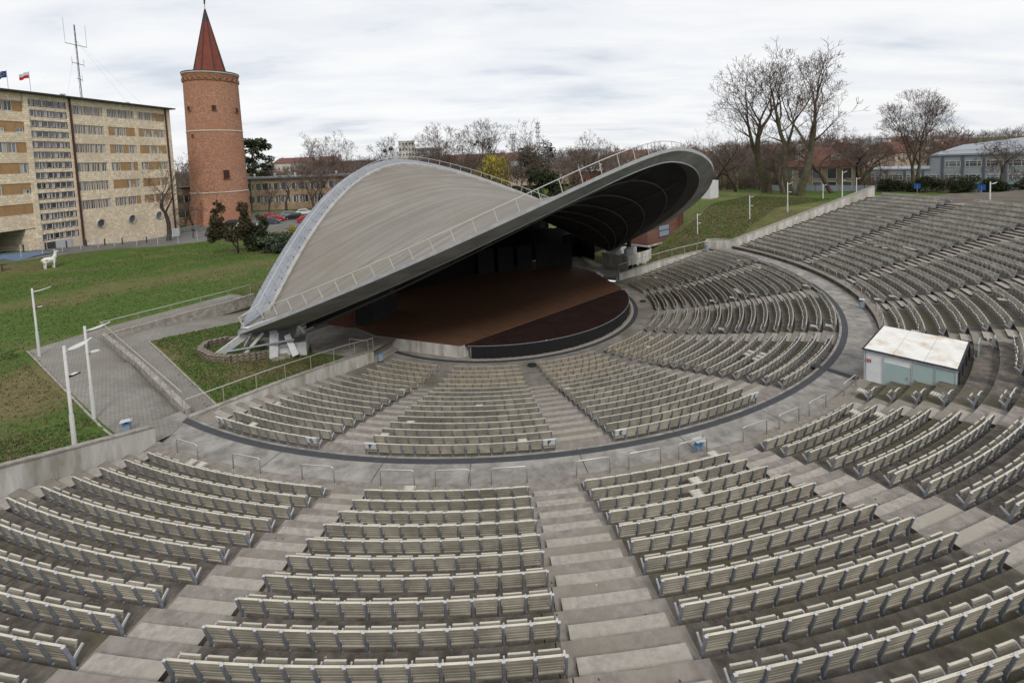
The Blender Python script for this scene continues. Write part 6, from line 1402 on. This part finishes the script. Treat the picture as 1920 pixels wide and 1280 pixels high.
o = MB().grid([[(-76+i*1.4, 12.5+i*.45+j*1.2, zz(-76+i*1.4, 12.5+i*.45+j*1.2)+.03) for i in range(11)] for j in range(5)]).obj('blue_parking_bay', mat('bay_blue', (.10, .16, .26), .8, var=(.14, .19, .27), scale=.6)); o['kind'] = 'structure'
# white alpaca statue
al = thing('alpaca_statue', 'white life size alpaca statue with yellow patches on the lawn', 'statue', (-57.8, 16.6, zz(-57.8, 16.6)), rad(62))
ab = MB(); ab.lathe([(0, 0), (.30, .03), (.42, .22), (.44, .6), (.42, 1.0), (.34, 1.25), (0, 1.32)], 14); ab.v = [(v[2]-.62, v[0]*.82, v[1]+1.02) for v in ab.v]
ab.tube([(.48, 0, 1.15), (.66, 0, 1.5), (.72, 0, 1.85), (.74, 0, 2.05)], [.27, .2, .15, .13], 10); ab.tube([(.66, 0, 2.02), (.85, 0, 2.03), (1.05, 0, 1.98)], [.17, .14, .08], 9)
ab.tube([(-.6, 0, 1.2), (-.75, 0, 1.05)], [.1, .05], 7)
for s_ in (-1, 1): ab.tube([(.66, s_*.09, 2.12), (.62, s_*.13, 2.36)], [.05, .015], 5)
ab.obj('body', mat('statue_white', (.68, .68, .66), .6), al, True)
for x in (-.42, .42):
    for s_ in (-1, 1): MB().tube([(x, s_*.2, .95), (x+.03, s_*.2, .5), (x, s_*.2, .08), (x+.04, s_*.2, 0)], [.15, .085, .07, .1], 8).obj('leg', MATS['statue_white'], al, True)
for x, y, z in ((-.35, -.33, 1.15), (.1, -.35, 1.0), (-.5, -.22, .75)): MB().lathe([(0, 0), (.16, .02), (.1, .06)], 8).obj('yellow_patch', mat('patch_yellow', (.55, .47, .12), .7), al, loc=(x, y, z))
inf = thing('info_board', 'small dark slanted information board left of the alpaca statue', 'sign', (-60.4, 13.4, zz(-60.4, 13.4))); MB().tube([(0, 0, 0), (0, 0, .8)], .05, 6).obj('post', M_panel, inf); MB().box((0, 0, .85), (.9, .5, .06), Z=(.4, -.4, 1)).obj('board', M_panel, inf)
for i, (x, y, lab) in enumerate(((-52.3, 43.5, 'white flower box with two small round conifers by the road'),)):
    pb = thing('planter', lab, 'planter', (x, y, 0), rad(30)); MB().box((0, 0, .3), (1.8, .7, .6)).obj('planter_box', M_white, pb)
    for s_ in (-.45, .45): leafcloud(60+i, [(s_, 0, 1.0, .42, 1.6)], 700, .1, Cd).obj('plant', Cd, pb)
rp = thing('ramp_railing', 'grey railed entrance ramp at the corner of the office block', 'railing', (-59.5, 47.0, 0), rad(70))
for k_ in range(3): MB().tube([(-3, .5*k_, 1.0), (3, .5*k_, 1.2)], .04, 5).tube([(-3, .5*k_, .6), (3, .5*k_, .8)], .03, 5).obj('rail', M_steel, rp); [MB().tube([(-3+1.2*i, .5*k_, 0), (-3+1.2*i, .5*k_, 1.1)], .035, 5).obj('post', M_steel, rp) for i in range(6)]
bn = thing('info_kiosk', 'white rectangular notice board at the foot of the office block', 'sign', (-58.2, 41.5, zz(-58.2, 41.5)), ang); MB().box((0, 0, 1.0), (1.5, .3, 1.4)).obj('board', M_white, bn)
# small leaning sapling posts on the far bank and litter of loose stones by the pit wall
for (x, y, lab) in ((42.5, 27.5, 'thin young tree stake on the grass left of the lamps'), (49.5, 22.0, 'thin young tree stake on the grass right of the lamps')):
    s_ = thing('sapling', lab, 'sapling', pl(x, y)); MB().tube([(0, 0, 0), (.05, 0, 1.4), (0, 0, 2.6)], [.035, .025, .01], 5).obj('stem', M_bark, s_); MB().tube([(0, 0, 1.2), (.4, .1, 2.0)], .012, 4).tube([(0, 0, 1.5), (-.35, .1, 2.2)], .012, 4).obj('twig', M_bark, s_)
mh = thing('manhole_cover', 'round iron manhole cover on the pit floor before the F block', 'manhole', pol(14.25, -30.5, -2.49)); MB().lathe([(0, .03), (.33, .03), (.34, 0)], 18).obj('cover', M_panel, mh)
mh = thing('manhole_cover', 'round iron manhole cover on the pit floor right of the apron', 'manhole', pol(14.1, 46, -2.49)); MB().lathe([(0, .03), (.3, .03), (.31, 0)], 18).obj('cover', M_panel, mh)
for o in bpy.data.objects:
    if 'tk' in o: del o['tk']
print('objects', len(bpy.data.objects))
